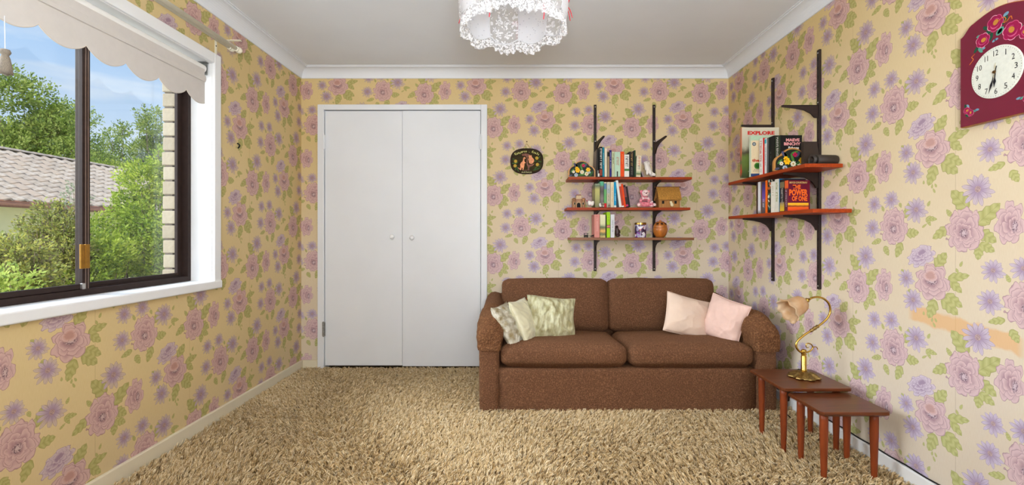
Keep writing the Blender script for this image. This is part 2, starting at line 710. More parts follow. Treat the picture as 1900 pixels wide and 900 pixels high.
    def at(k, cx, cy, rx, ry, rot=0.0):
        cs, sn = cos(rot), sin(rot)
        u = x.v('DOT_PRODUCT', P[k], (cs * 1000 / rx, sn * 1000 / rx, -(cx * cs + cy * sn) / rx))
        v = x.v('DOT_PRODUCT', P[k], (-sn * 1000 / ry, cs * 1000 / ry, -(-cx * sn + cy * cs) / ry))
        return x.vec(u, v, 0.0)
    PL, PD, PI = srgb(217, 191, 196), srgb(184, 153, 163), srgb(134, 114, 122)
    LL, LD, LI = srgb(212, 200, 216), srgb(176, 156, 184), srgb(116, 100, 124)
    col = bloom(col, at('C', 163, 26, 52, 78, -0.08),
                [(7, 1.0, 0.4, 0.34, 0, 0, 1, 1), (6, 0.80, 1.2, 0.32, 0.02, -0.05, 1, 1), (5, 0.62, 0.5, 0.32, 0.12, -0.05, 0.9, 1),
                 (4, 0.42, 0.2, 0.35, 0.26, -0.1, 0.8, 1)], PL, PD, PI, (0.34, -0.15, 0.2, 1.5))
    col = bloom(col, at('A', -50, 100, 72, 44, 0.38),
                [(9, 1.0, 0.6, 0.36, 0, 0, 1, 1), (8, 0.82, 0.1, 0.34, -0.05, 0.12, 1, 1), (9, 0.62, 0.9, 0.38, 0.05, 0.25, 1, 0.9),
                 (7, 0.42, 0.2, 0.4, 0.1, 0.32, 1, 0.9)], LL, LD, LI, None, 0.2)
    best = at('C', -2, 2, 79, 86)
    b2 = at('B', 0, 0, 80, 84)
    vv = x.vmix(x.lt(x.v('LENGTH', b2), x.v('LENGTH', best)), best, b2)
    col = bloom(col, vv,
                [(8, 1.0, 0.3, 0.24, 0, 0, 1, 1), (7, 0.85, 1.3, 0.28, 0.03, 0.02, 1, 0.98), (6, 0.66, 0.5, 0.30, 0.02, -0.05, 1.05, 1),
                 (7, 0.43, 1.0, 0.34, 0.0, -0.10, 1, 1.05)], PL, PD, PI, (0.0, -0.13, 0.25, 0.85), 0.24)
    col = bloom(col, at('A', 2, 0, 82, 78),
                [(7, 1.0, 0.2, 0.26, 0, -0.02, 1, 1), (6, 0.82, 1.0, 0.28, 0.0, 0.05, 1, 1), (5, 0.62, 0.5, 0.26, -0.02, 0.05, 1.05, 0.9)],
                PL, PD, PI, (-0.02, 0.0, 0.34, 0.55))
    col = bloom(col, at('A', -6, 24, 34, 26),
                [(3, 1.0, 0.9, 0.22, 0, 0, 1, 1)], PL, srgb(206, 168, 164), PI, None, 0.1)
    mask_bloom = masks[0]
    for q in masks[1:]:
        mask_bloom = x.mx(mask_bloom, q)
    # yellow tint over ground and print, stronger towards the ceiling, set per wall
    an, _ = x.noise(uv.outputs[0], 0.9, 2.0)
    f = x.mad(wy, paleness[2], x.mad(wx, paleness[1], paleness[0]))
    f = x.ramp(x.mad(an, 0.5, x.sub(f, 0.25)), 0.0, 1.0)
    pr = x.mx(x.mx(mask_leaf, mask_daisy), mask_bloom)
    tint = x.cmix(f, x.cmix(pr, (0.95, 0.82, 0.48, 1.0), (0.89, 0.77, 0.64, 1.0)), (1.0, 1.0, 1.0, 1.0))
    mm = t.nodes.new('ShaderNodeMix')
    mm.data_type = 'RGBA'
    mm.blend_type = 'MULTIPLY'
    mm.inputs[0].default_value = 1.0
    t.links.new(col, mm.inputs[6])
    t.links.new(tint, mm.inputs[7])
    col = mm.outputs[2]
    p = t.nodes['Principled BSDF']
    t.links.new(col, p.inputs['Base Color'])
    p.inputs['Roughness'].default_value = 0.7
    p.inputs['Specular IOR Level'].default_value = 0.25
    return m


WHITE = M_('white_paint', srgb(238, 239, 240), 0.45, var=0.03, vscale=6)
DOORW = M_('door_paint', srgb(230, 233, 237), 0.4, var=0.03, vscale=3)
CEIL = M_('ceiling_paint', srgb(230, 233, 237), 0.8, var=0.02, vscale=4)
CREAMW = M_('cream_paint', srgb(228, 218, 192), 0.5, var=0.04, vscale=8)
DARK = M_('dark_void', srgb(22, 18, 15), 0.9)
BRONZE = M_('brown_aluminium', srgb(50, 37, 33), 0.55, spec=0.2, var=0.2, vscale=40)
BRONZE2 = M_('brown_aluminium_light', srgb(120, 98, 88), 0.4, metal=0.1, var=0.1, vscale=40)
TRACK = M_('dark_brown_steel', srgb(44, 30, 26), 0.5, metal=0.2, var=0.25, vscale=60)
TEAK = M_('red_brown_veneer', srgb(166, 64, 22), 0.45, var=0.28, vscale=9, stretch=(0.6, 9, 9), spec=0.2)
TEAK2 = M_('tan_veneer', srgb(150, 98, 58), 0.45, var=0.22, vscale=9, stretch=(0.6, 9, 9))
TABLE = M_('table_veneer', srgb(104, 54, 28), 0.3, var=0.35, vscale=8, stretch=(1, 10, 10), spec=0.3)
TLEG = M_('table_leg_wood', srgb(132, 60, 27), 0.4, var=0.25, vscale=8, stretch=(8, 8, 0.8), spec=0.3)
BRASS = M_('brass', srgb(206, 168, 82), 0.22, metal=1.0, var=0.2, vscale=30)
OLDBRASS = M_('old_brass', srgb(176, 148, 92), 0.36, metal=1.0, var=0.45, vscale=70, bump=0.002, bscale=90)
STEEL = M_('screw_steel', srgb(190, 188, 184), 0.3, metal=0.9)
PAGES = M_('book_pages', srgb(226, 214, 190), 0.8, var=0.15, vscale=20, stretch=(60, 1, 1))
# ------------------------------------------------------------------ room shell
XL, XR, YB, YF = -1.72, 1.68, 3.7315, -1.0
ZF, ZC = -0.04, 2.366
CORN = 0.088
ZCW = 2.288


def struct(name, bm, mat, parent=None, smooth=False):
    o = obj(name, bm, mat, parent, smooth)
    o['kind'] = 'structure'
    return o


def paper_uv(o, fn):
    me = o.data
    uv = me.uv_layers.new(name='paper')
    for p in me.polygons:
        for li in p.loop_indices:
            co = me.vertices[me.loops[li].vertex_index].co
            uv.data[li].uv = fn(co)


WY0, WY1, WZ0, WZ1 = 0.77, 2.639, 0.785, 2.01       # window opening
bm = B()
box(bm, XL - 0.20, XL, YF - 0.1, WY0, ZF, 2.45)
box(bm, XL - 0.20, XL, WY1, YB + 0.1, ZF, 2.45)
box(bm, XL - 0.20, XL, WY0, WY1, ZF, WZ0 - 0.02)
box(bm, XL - 0.20, XL, WY0, WY1, WZ1, 2.45)
WPL = wallpaper_material('floral_wallpaper_yellow', (0.12, 0.0, -0.06))
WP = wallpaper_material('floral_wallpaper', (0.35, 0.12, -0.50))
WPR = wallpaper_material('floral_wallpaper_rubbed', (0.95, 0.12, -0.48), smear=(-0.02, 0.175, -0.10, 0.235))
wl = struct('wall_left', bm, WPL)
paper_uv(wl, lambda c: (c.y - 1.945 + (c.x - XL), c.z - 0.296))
bm = B()
DX0, DX1, DZ1 = -1.562, -0.262, 2.056
box(bm, XL, DX0, YB, YB + 0.1, ZF, 2.45)
box(bm, DX1, XR, YB, YB + 0.1, ZF, 2.45)
box(bm, DX0, DX1, YB, YB + 0.1, DZ1, 2.45)
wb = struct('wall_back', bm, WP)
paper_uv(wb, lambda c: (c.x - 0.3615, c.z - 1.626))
bm = B()
box(bm, XR, XR + 0.1, YF - 0.1, YB + 0.1, ZF, 2.45)
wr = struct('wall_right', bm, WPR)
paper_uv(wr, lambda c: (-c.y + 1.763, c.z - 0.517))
bm = B()
box(bm, XL, XR, YF - 0.1, YF, ZF, 2.45)
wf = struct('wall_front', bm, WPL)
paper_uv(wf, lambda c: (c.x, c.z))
bm = B()
box(bm, DX0 - 0.05, DX1 + 0.05, YB + 0.5, YB + 0.55, ZF, 2.2)
box(bm, DX0 - 0.1, DX0 - 0.05, YB + 0.1, YB + 0.55, ZF, 2.2)
box(bm, DX1 + 0.05, DX1 + 0.1, YB + 0.1, YB + 0.55, ZF, 2.2)
box(bm, DX0 - 0.1, DX1 + 0.1, YB + 0.1, YB + 0.55, 2.2, 2.22)
struct('wall_wardrobe', bm, DARK)
bm = B()
box(bm, XL - 0.2, XR + 0.1, YF - 0.1, YB + 0.6, ZF - 0.05, ZF)
struct('floor', bm, M_('carpet_backing', srgb(120, 92, 52), 0.95, var=0.3, vscale=30))
bm = B()
box(bm, XL - 0.2, XR + 0.1, YF - 0.1, YB + 0.1, ZC, ZC + 0.1)
struct('ceiling', bm, CEIL)


def cove(name, axis, wall, a0, a1, s):
    """cove cornice: profile (out from wall, z)"""
    prof = [(0, ZCW), (0.008, ZCW), (0.010, ZCW + 0.006)]
    for k in range(1, 9):
        t = k / 8 * pi / 2
        prof.append((0.010 + (CORN - 0.026) * (1 - cos(t)), ZCW + 0.006 + (ZC - ZCW - 0.016) * sin(t)))
    prof += [(CORN - 0.012, ZC - 0.010), (CORN - 0.012, ZC - 0.004), (CORN, ZC - 0.004), (CORN, ZC)]
    bm = B()
    rows = []
    for (o, z) in prof:
        row = []
        for e in (0, 1):
            a = (a0, a1)[e]
            sh = o if e == 0 else -o
            if axis == 'x':
                row.append(bm.verts.new((a + sh, wall + s * o, z)))
            else:
                row.append(bm.verts.new((wall + s * o, a + sh, z)))
        rows.append(row)
    for p, q in zip(rows, rows[1:]):
        bm.faces.new((p[0], p[1], q[1], q[0]))
    bmesh.ops.recalc_face_normals(bm, faces=bm.faces)
    o = struct(name, bm, CEIL)
    return o


cove('trim_1', 'x', YB, XL, XR, -1)
cove('trim_2', 'y', XL, YF, YB, 1)
cove('trim_3', 'y', XR, YF, YB, -1)

# skirting boards
SKIRT = CREAMW
bm = B()
box(bm, XL, XL + 0.018, YF, YB, ZF, 0.052, bev=0.004)
struct('baseboard_left', bm, SKIRT)
bm = B()
box(bm, XL + 0.018, -1.584, YB - 0.018, YB, ZF, 0.052, bev=0.004)
box(bm, -0.238, XR - 0.018, YB - 0.018, YB, ZF, 0.052, bev=0.004)
struct('baseboard_back', bm, SKIRT)
bm = B()
box(bm, XR - 0.018, XR, YF, YB, ZF, 0.046, bev=0.004)
struct('baseboard_right', bm, WHITE)

# wardrobe doors and architrave
bm = B()
AO0, AO1, AOZ = -1.583, -0.240, 2.078
box(bm, AO0, -1.533, YB - 0.022, YB + 0.09, ZF, AOZ, bev=0.004)
box(bm, -0.289, AO1, YB - 0.022, YB + 0.09, ZF, AOZ, bev=0.004)
box(bm, -1.533, -0.289, YB - 0.022, YB + 0.09, 2.036, AOZ, bev=0.004)
struct('trim_4', bm, DOORW)
for i, (a, b, dz) in enumerate(((-1.529, -0.9155, 0.0), (-0.9125, -0.293, -0.004))):
    bm = B()
    box(bm, a, b, YB - 0.004 - 0.006 * i, YB + 0.034, 0.006 + dz, 2.030, bev=0.002)
    d = struct('door_%d' % (i + 1), bm, DOORW)
    kx = (-0.990, -0.832)[i]
    kz = (1.031, 1.023)[i]
    bm = B()
    lathe(bm, [(0.010, 0), (0.008, 0.006), (0.006, 0.012), (0.015, 0.017), (0.019, 0.025), (0.017, 0.033), (0.009, 0.037), (0.0, 0.038)], 20,
          M=Matrix.Translation((kx, YB - 0.004 - 0.006 * i, kz)) @ Matrix.Rotation(pi / 2, 4, 'X'))
    obj('door_knob', bm, WHITE, d, smooth=True)
    hx = (-1.531, -0.291)[i]
    for hz in (0.30, 1.78):
        bm = B()
        box(bm, hx - 0.012, hx + 0.012, YB - 0.027, YB - 0.021, hz - 0.055, hz + 0.055, bev=0.002)
        tube(bm, [(hx, YB - 0.03, hz - 0.06), (hx, YB - 0.03, hz + 0.06)], 0.006, 8)
        obj('hinge', bm, (M_('tarnished_steel', srgb(150, 150, 148), 0.4, metal=0.6, var=0.3, vscale=80) if hz < 1 and i == 0 else DOORW), d)

# ------------------------------------------------------------------ window
XFR = -1.8355
win = bpy.data.objects.new('window_1', None)
win.location = (XFR, (WY0 + WY1) / 2, WZ0)
COL.objects.link(win)
win['kind'] = 'structure'
WOFF = Matrix.Translation((-XFR, -(WY0 + WY1) / 2, -WZ0))


def wpart(name, bm, mat, smooth=False, parent=None):
    for v in bm.verts:
        v.co = WOFF @ v.co
    return obj(name, bm, mat, parent or win, smooth)


bm = B()                                        # white timber reveal and architrave
tw = 0.057
box(bm, XL, XL + 0.018, WY1, WY1 + tw, WZ0 - 0.045, WZ1 + tw, bev=0.004)
box(bm, XL, XL + 0.018, WY0 - tw, WY0, WZ0 - 0.045, WZ1 + tw, bev=0.004)
box(bm, XL, XL + 0.018, WY0, WY1, WZ1, WZ1 + tw, bev=0.004)
wpart('architrave', bm, WHITE)
bm = B()
box(bm, XFR - 0.04, XL + 0.002, WY1 - 0.002, WY1 + 0.012, WZ0, WZ1 + 0.012)
box(bm, XFR - 0.04, XL + 0.002, WY0 - 0.012, WY0 + 0.002, WZ0, WZ1 + 0.012)
box(bm, XFR - 0.04, XL + 0.002, WY0, WY1, WZ1 - 0.002, WZ1 + 0.012)
wpart('reveal', bm, WHITE)
bm = B()
box(bm, XFR - 0.04, XL + 0.026, WY0 - tw, WY1 + tw, WZ0 - 0.045, WZ0, bev=0.007, seg=3)
wpart('sill', bm, WHITE)
# aluminium outer frame
fy0, fy1, fz0, fz1 = WY0 + 0.002, WY1 - 0.002, WZ0 + 0.001, WZ1 - 0.002
bm = B()
fw, fd = 0.024, 0.055
box(bm, XFR - fd, XFR, fy1 - fw, fy1, fz0, fz1, bev=0.002)
box(bm, XFR - fd, XFR, fy0, fy0 + fw, fz0, fz1, bev=0.002)
box(bm, XFR - fd, XFR, fy0 + fw, fy1 - fw, fz0, fz0 + 0.026, bev=0.002)
box(bm, XFR - fd, XFR, fy0 + fw, fy1 - fw, fz1 - 0.026, fz1, bev=0.002)
box(bm, XFR - 0.030, XFR - 0.026, fy0 + fw, fy1 - fw, fz0 + 0.026, fz0 + 0.034)
wpart('outer_frame', bm, BRONZE)
MY = 2.010
sashes = [(MY - 0.012, fy1 - fw, XFR - 0.050, XFR - 0.032, 'fixed'), (MY - 0.64, MY + 0.014, XFR - 0.026, XFR - 0.008, 'slide'),
          (fy0 + fw, MY - 0.60, XFR - 0.050, XFR - 0.032, 'fixed')]
GLASS = bpy.data.materials.new('window_glass')
GLASS.use_nodes = True
_t = GLASS.node_tree
_t.nodes.clear()
_g = _t.nodes.new('ShaderNodeBsdfGlossy')
_g.inputs['Roughness'].default_value = 0.02
_tr = _t.nodes.new('ShaderNodeBsdfTransparent')
_tr.inputs[0].default_value = (0.97, 0.98, 0.975, 1)
_lw = _t.nodes.new('ShaderNodeLayerWeight')
_fr = _t.nodes.new('ShaderNodeMapRange')
_fr.inputs[1].default_value = 0.35
_fr.inputs[3].default_value = 0.025
_fr.inputs[4].default_value = 0.35
_t.links.new(_lw.outputs['Facing'], _fr.inputs[0])
_ms = _t.nodes.new('ShaderNodeMixShader')
_t.links.new(_fr.outputs[0], _ms.inputs[0])
_t.links.new(_tr.outputs[0], _ms.inputs[1])
_t.links.new(_g.outputs[0], _ms.inputs[2])
_ou = _t.nodes.new('ShaderNodeOutputMaterial')
_t.links.new(_ms.outputs[0], _ou.inputs[0])
for (a, b, x0, x1, nm) in sashes:
    bm = B()
    z0, z1 = fz0 + 0.027, fz1 - 0.027
    st = 0.036
    box(bm, x0, x1, a, a + st, z0, z1, bev=0.002)
    box(bm, x0, x1, b - st, b, z0, z1, bev=0.002)
    box(bm, x0, x1, a + st, b - st, z0, z0 + 0.022, bev=0.002)
    box(bm, x0, x1, a + st, b - st, z1 - 0.022, z1, bev=0.002)
    s = wpart('sash', bm, BRONZE)
    if nm == 'slide':
        bm = B()
        for q in (0.010, 0.022):
            box(bm, x1, x1 + 0.003, b - q - 0.003, b - q, z0, z1)
        wpart('sash_rib', bm, BRONZE2, parent=s)
    bm = B()
    box(bm, (x0 + x1) / 2 - 0.002, (x0 + x1) / 2 + 0.002, a + st - 0.003, b - st + 0.003, z0 + 0.019, z1 - 0.019)
    wpart('pane', bm, GLASS, parent=s)
bm = B()
lz = 0.955
box(bm, XFR - 0.008, XFR + 0.006, MY - 0.022, MY - 0.002, lz - 0.055, lz + 0.048, bev=0.002)
box(bm, XFR - 0.006, XFR + 0.003, MY - 0.040, MY - 0.024, lz - 0.055, lz + 0.048, bev=0.002)
latch = wpart('latch', bm, M_('latch_brass', srgb(170, 124, 48), 0.35, metal=0.7, var=0.2, vscale=60))
bm = B()
box(bm, XFR - 0.008, XFR + 0.004, MY - 0.034, MY - 0.020, fz0 + 0.027, fz0 + 0.052, bev=0.002)
wpart('sash_stop', bm, STEEL)
# outside brick jambs and leaf of brickwork
BRICKM = [M_('cream_brick_%d' % i, srgb(*c), 0.85, var=0.12, vscale=50, bump=0.0015, bscale=120) for i, c in enumerate(((166, 152, 128), (158, 144, 121), (170, 157, 134)))]
MORTAR = M_('mortar', srgb(120, 106, 92), 0.95, var=0.2, vscale=90)
bm = B()
box(bm, XL - 0.245, XL - 0.203, WY1 - 0.026, WY1 + 0.6, -1.0, 2.45)
box(bm, XL - 0.245, XL - 0.203, WY0 - 1.8, WY0 + 0.026, -1.0, 2.45)
wo = struct('wall_outside', bm, MORTAR)
bh = 0.0815
bm = B()
box(bm, XL - 0.252, XL - 0.155, -0.115, 0.115, -0.036, 0.036, bev=0.004, seg=1)
_bmesh = bpy.data.meshes.new('brick')
bm.to_mesh(_bmesh)
bm.free()
for side in (0, 1):
    for k in range(17):
        me = _bmesh if k else _bmesh
        o = bpy.data.objects.new('brick', _bmesh.copy() if k < 3 and side == 0 else bpy.data.meshes['brick'])
        if k < 3 and side == 0:
            o.data.materials.append(BRICKM[k])
            BRK = (globals().get('BRK') or []) + [o.data]
        else:
            o.data = BRK[(k * 7 + side) % 3]
        y = WY1 - 0.036 + 0.115 if side else WY0 + 0.036 - 0.115
        o.location = (rnd.uniform(-0.002, 0.002), y + rnd.uniform(-0.003, 0.003), 0.815 + k * bh - 0.036 * 0)
        link(o, wo)

# roller blind
bl = thing('roller_blind', 'pale scalloped roller blind rolled up under the window head', 'blind', (-1.752, (WY0 + WY1) / 2, 1.955))
ly = (WY1 - WY0) / 2 - 0.035
BLF = M_('blind_fabric', srgb(214, 208, 202), 0.8, var=0.03, vscale=30, trans=0.06)
bm = B()
tube(bm, [(0, -ly, 0.012), (0, ly + 0.005, 0.012)], 0.023, 20)
obj('roller', bm, M_('blind_roll', srgb(238, 236, 232), 0.6, var=0.02), bl, smooth=False)
bm = B()
N = 150
rows = []
ph0 = (1.6936 - (WY0 + WY1) / 2)
for i in range(N + 1):
    y = -ly + 0.01 + (2 * ly - 0.02) * i / N
    u = ((y - ph0) / 0.1895) % 1.0
    low = -0.150 - 0.043 * (sin(pi * u) ** 0.75)
    rows.append([bm.verts.new((0.020, y, 0.012)), bm.verts.new((0.021, y, -0.04)), bm.verts.new((0.021, y, -0.10)), bm.verts.new((0.021, y, low))])
for a, b in zip(rows, rows[1:]):
    for k in range(3):
        bm.faces.new((a[k], b[k], b[k + 1], a[k + 1]))
_f = obj('fabric', bm, BLF, bl)
_f.modifiers.new('thickness', 'SOLIDIFY').thickness = 0.0012
bm = B()
prism(bm, [(0.018, -0.03), (0.030, -0.034), (0.032, -0.052), (0.029, -0.066), (0.018, -0.068)], -ly + 0.012, ly - 0.012)
obj('batten_pocket', bm, BLF, bl)
bm = B()
pts = []
for i in range(N + 1):
    y = -ly + 0.01 + (2 * ly - 0.02) * i / N
    u = ((y - ph0) / 0.1895) % 1.0
    pts.append((0.0215, y, -0.150 - 0.043 * (sin(pi * u) ** 0.75)))
tube(bm, pts, 0.0022, 6)
obj('braid_edge', bm, M_('braid', srgb(206, 196, 184), 0.9), bl)
for sy in (-1, 1):
    bm = B()
    y = sy * (ly + 0.012)
    box(bm, -0.024, 0.022, y - 0.002, y + 0.002, -0.02, 0.05)
    box(bm, -0.024, 0.022, y - 0.012, y + 0.012, 0.047, 0.051)
    tube(bm, [(0, y - 0.01, 0.012), (0, y + 0.01, 0.012)], 0.010, 10)
    obj('bracket', bm, M_('zinc', srgb(150, 152, 148), 0.35, metal=0.8, var=0.3, vscale=80), bl)
bm = B()
tyo = 1.580 - (WY0 + WY1) / 2
tube(bm, [(0.024, tyo, -0.175), (0.026, tyo, -0.29)], 0.0012, 6)
obj('pull_cord', bm, M_('cord_white', srgb(225, 228, 235), 0.7), bl)
TAS = M_('tassel_thread', srgb(150, 139, 124), 0.9, var=0.45, vscale=60, stretch=(20, 20, 1))
bm = B()
lathe(bm, [(0.001, -0.305), (0.012, -0.308), (0.015, -0.318), (0.012, -0.326), (0.009, -0.330), (0.013, -0.345), (0.017, -0.375), (0.020, -0.405), (0.001, -0.404)], 18,
      mod=lambda t, i: (0.0012 * sin(9 * t) if i > 4 else 0, 0.003 * sin(5 * t) if i == 7 else 0), M=Matrix.Translation((0.026, tyo, -0.030)) @ Matrix.Scale(0.84, 4, (0, 0, 1)))
obj('tassel', bm, TAS, bl, smooth=True)

# curtain rods
IVORY = M_('ivory_plastic', srgb(238, 232, 210), 0.4, var=0.04)
for i, (off, px, py, nm) in enumerate(((0.085, 428, 89, 'inner'), (0.125, 441, 92, 'outer'))):
    k = (960 - px) / (-(XL + off))
    y1 = F / k
    z = 1.04 - (py - 437) / k
    r = thing('curtain_rod', ('ivory curtain rod running close to the wall above the window', 'ivory curtain rod on the room side of its twin above the window')[i], 'curtain rod',
              (XL + off, y1, z), group='curtain rods above the window')
    bm = B()
    tube(bm, [(0, -2.35, 0), (0, -0.01, 0)], 0.0105, 14)
    obj('rod', bm, IVORY, r, smooth=True)
    bm = B()
    Mx = Matrix.Rotation(-pi / 2, 4, 'X')
    lathe(bm, [(0.0, -0.02), (0.014, -0.018), (0.015, -0.012), (0.010, -0.008), (0.013, -0.002), (0.018, 0.008), (0.016, 0.020), (0.009, 0.028), (0.0, 0.030)], 18, M=Mx)
    obj('finial', bm, IVORY, r, smooth=True)
rb = thing('rod_bracket', 'thin ivory curtain rod bracket screwed to the wall above the white window trim', 'bracket', (XL, 2.672, 2.10))
bm = B()
box(bm, 0.0, 0.003, -0.009, 0.009, -0.045, 0.052, bev=0.001)
box(bm, 0.0, 0.145, -0.009, 0.009, 0.049, 0.052)
obj('plate', bm, IVORY, rb)
for hz in (-0.033, 0.02):
    bm = B()
    lathe(bm, [(0.004, 0.003), (0.003, 0.005), (0, 0.0055)], 10, M=Matrix.Translation((0, 0, hz)) @ Matrix.Rotation(pi / 2, 4, 'Y'))
    obj('screw', bm, DARK, rb)
hk = thing('wall_hook', 'small dark hook left in the floral wall beside the window', 'hook', (XL, 870 * 1.72 / 520, bz(270, 870 * 1.72 / 520)))
bm = B()
tube(bm, spline([(0.0, 0, 0.012), (0.008, 0, 0.010), (0.016, 0, 0.0), (0.010, 0, -0.012), (0.004, 0, -0.016)], 5), 0.004, 8)
obj('hook', bm, DARK, hk, smooth=True)

# ------------------------------------------------------------------ carpet pile
def carpet():
    import numpy as np
    rg = np.random.RandomState(4)
    n = 340000
    # denser towards the camera's part of the floor
    X0 = rg.uniform(XL + 0.02, XR - 0.022, n)
    Y0 = 0.9 + (YB - 0.012 - 0.9) * rg.uniform(0, 1, n) ** 1.0
    # clumps
    g = 0.012
    cxi = np.round(X0 / g + rg.normal(0, 0.08, n))
    cyi = np.round(Y0 / g + rg.normal(0, 0.08, n))
    h1 = np.sin(cxi * 12.9898 + cyi * 78.233) * 43758.5453
    h1 -= np.floor(h1)
    h2 = np.sin(cxi * 39.346 + cyi * 11.135) * 24634.6345
    h2 -= np.floor(h2)
    h3 = np.sin(cxi * 7.346 + cyi * 51.135) * 14634.6345
    h3 -= np.floor(h3)
    px = (cxi + (h1 - 0.5) * 0.8) * g
    py = (cyi + (h2 - 0.5) * 0.8) * g

    def lowf(a, b, s):
        return (np.sin(a * 3.1 * s + 1.3) * np.cos(b * 2.7 * s + 0.4) + np.sin(a * 1.7 * s - b * 2.3 * s + 2.0) + 0.6 * np.sin(a * 5.3 * s + b * 4.1 * s))
    ang = 1.1 * lowf(px, py, 1.0) + (h3 - 0.5) * 3.4 - 0.9
    lean = 0.009 + 0.014 * h1
    hgt = 0.029 + 0.012 * h2 + 0.005 * rg.rand(n)
    k = 0.60
    bxs = X0 + (px - X0) * 0.0
    bys = Y0
    tipx = X0 + (px - X0) * k + np.cos(ang) * lean + rg.normal(0, 0.004, n)
    tipy = Y0 + (py - Y0) * k + np.sin(ang) * lean + rg.normal(0, 0.004, n)
    tipx = np.clip(tipx, XL + 0.021, XR - 0.021)
    tipy = np.clip(tipy, 0, YB - 0.02)
    pos = np.zeros((n, 4, 3), np.float32)
    for j, s in enumerate((0.0, 0.4, 0.75, 1.0)):
        e = s ** 1.7
        pos[:, j, 0] = bxs + (tipx - bxs) * e
        pos[:, j, 1] = bys + (tipy - bys) * e
        pos[:, j, 2] = ZF + hgt * (1 - (1 - s) ** 1.25)
    rad = np.zeros((n, 4), np.float32)
    rad[:] = np.array([0.0009, 0.00105, 0.00105, 0.0006])
    rad *= (0.8 + 0.5 * rg.rand(n))[:, None].astype(np.float32)
    cu = bpy.data.hair_curves.new('carpet_pile')
    cu.add_curves([4] * n)
    cu.attributes['position'].data.foreach_set('vector', pos.ravel())
    ra = cu.attributes.get('radius') or cu.attributes.new('radius', 'FLOAT', 'POINT')
    ra.data.foreach_set('value', rad.ravel())
    m = bpy.data.materials.new('shag_pile')
    m.use_nodes = True
    t = m.node_tree
    hi = t.nodes.new('ShaderNodeHairInfo')
    rp = t.nodes.new('ShaderNodeValToRGB')
    e = rp.color_ramp.elements
    e[0].color = srgb(180, 148, 98)
    e[1].color = srgb(242, 229, 200)
    q = e.new(0.45)
    q.color = srgb(218, 192, 146)
    q = e.new(0.75)
    q.color = srgb(232, 211, 172)
    t.links.new(hi.outputs['Random'], rp.inputs[0])
    p = t.nodes['Principled BSDF']
    x = X(t)
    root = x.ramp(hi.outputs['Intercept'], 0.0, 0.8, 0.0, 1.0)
    colr = x.cmix(root, srgb(136, 98, 50), rp.outputs[0])  # shade between the tufts painted in as darker strand roots
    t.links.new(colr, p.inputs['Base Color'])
    p.inputs['Roughness'].default_value = 0.75
    p.inputs['Specular IOR Level'].default_value = 0.2
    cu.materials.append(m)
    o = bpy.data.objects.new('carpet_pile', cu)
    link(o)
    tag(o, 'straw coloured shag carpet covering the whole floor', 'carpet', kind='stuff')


carpet()
# ------------------------------------------------------------------ sofa
def boucle(name, base, dark, light, scale=190.0, dist=0.005):
    m = bpy.data.materials.new(name)
    m.use_nodes = True
    t = m.node_tree
    x = X(t)
    tc = t.nodes.new('ShaderNodeTexCoord').outputs['Object']
    a, _ = x.noise(tc, scale, 2.0)
    b, _ = x.noise(tc, scale * 0.45, 1.0)
    big, _ = x.noise(tc, 5.0, 2.0)
    col = x.cmix(x.ramp(a, 0.42, 0.62), dark, base)
    col = x.cmix(x.ramp(b, 0.52, 0.68, 0.0, 0.7), col, light)
    col = x.cmix(x.ramp(big, 0.3, 0.7, 0.0, 0.25), col, dark)
    p = t.nodes['Principled BSDF']
    t.links.new(col, p.inputs['Base Color'])
    p.inputs['Roughness'].default_value = 0.95
    p.inputs['Specular IOR Level'].default_value = 0.1
    p.inputs['Sheen Weight'].default_value = 0.35
    p.inputs['Sheen Tint'].default_value = light
    bp = t.nodes.new('ShaderNodeBump')
    bp.inputs['Distance'].default_value = dist
    bp.inputs['Strength'].default_value = 0.9
    t.links.new(x.mad(b, 0.8, a), bp.inputs['Height'])
    t.links.new(bp.outputs[0], p.inputs['Normal'])
    return m


BOU = boucle('brown_boucle', srgb(126, 88, 63), srgb(94, 64, 46), srgb(148, 108, 79), 300.0)
BOU2 = boucle('brown_boucle_cover', srgb(132, 91, 62), srgb(96, 64, 43), srgb(158, 114, 79), 190.0, 0.010)
sofa = thing('sofa', 'brown boucle two seat sofa with loose seat and back cushions against the floral wall', 'sofa', (0.67, 3.25, 0.0))
SO = Vector((-0.67, -3.25, 0.0))


def spart(name, bm, mat, off=(0, 0, 0), rot=None, smooth=True):
    M = Matrix.Translation(SO + Vector(off)) @ (rot if rot else Matrix())
    for v in bm.verts:
        v.co = M @ v.co
    return obj(name, bm, mat, sofa, smooth)


b = soft_box(1.555, 0.80, 0.27, 0.018, 14, wob=0.003, wscale=9)
spart('base', b, BOU, (0.659, 3.215, 0.106))
b = soft_box(1.70, 0.15, 0.60, 0.05, 14, wob=0.004, wscale=7)
spart('back_frame', b, BOU, (0.67, 3.628, 0.30))


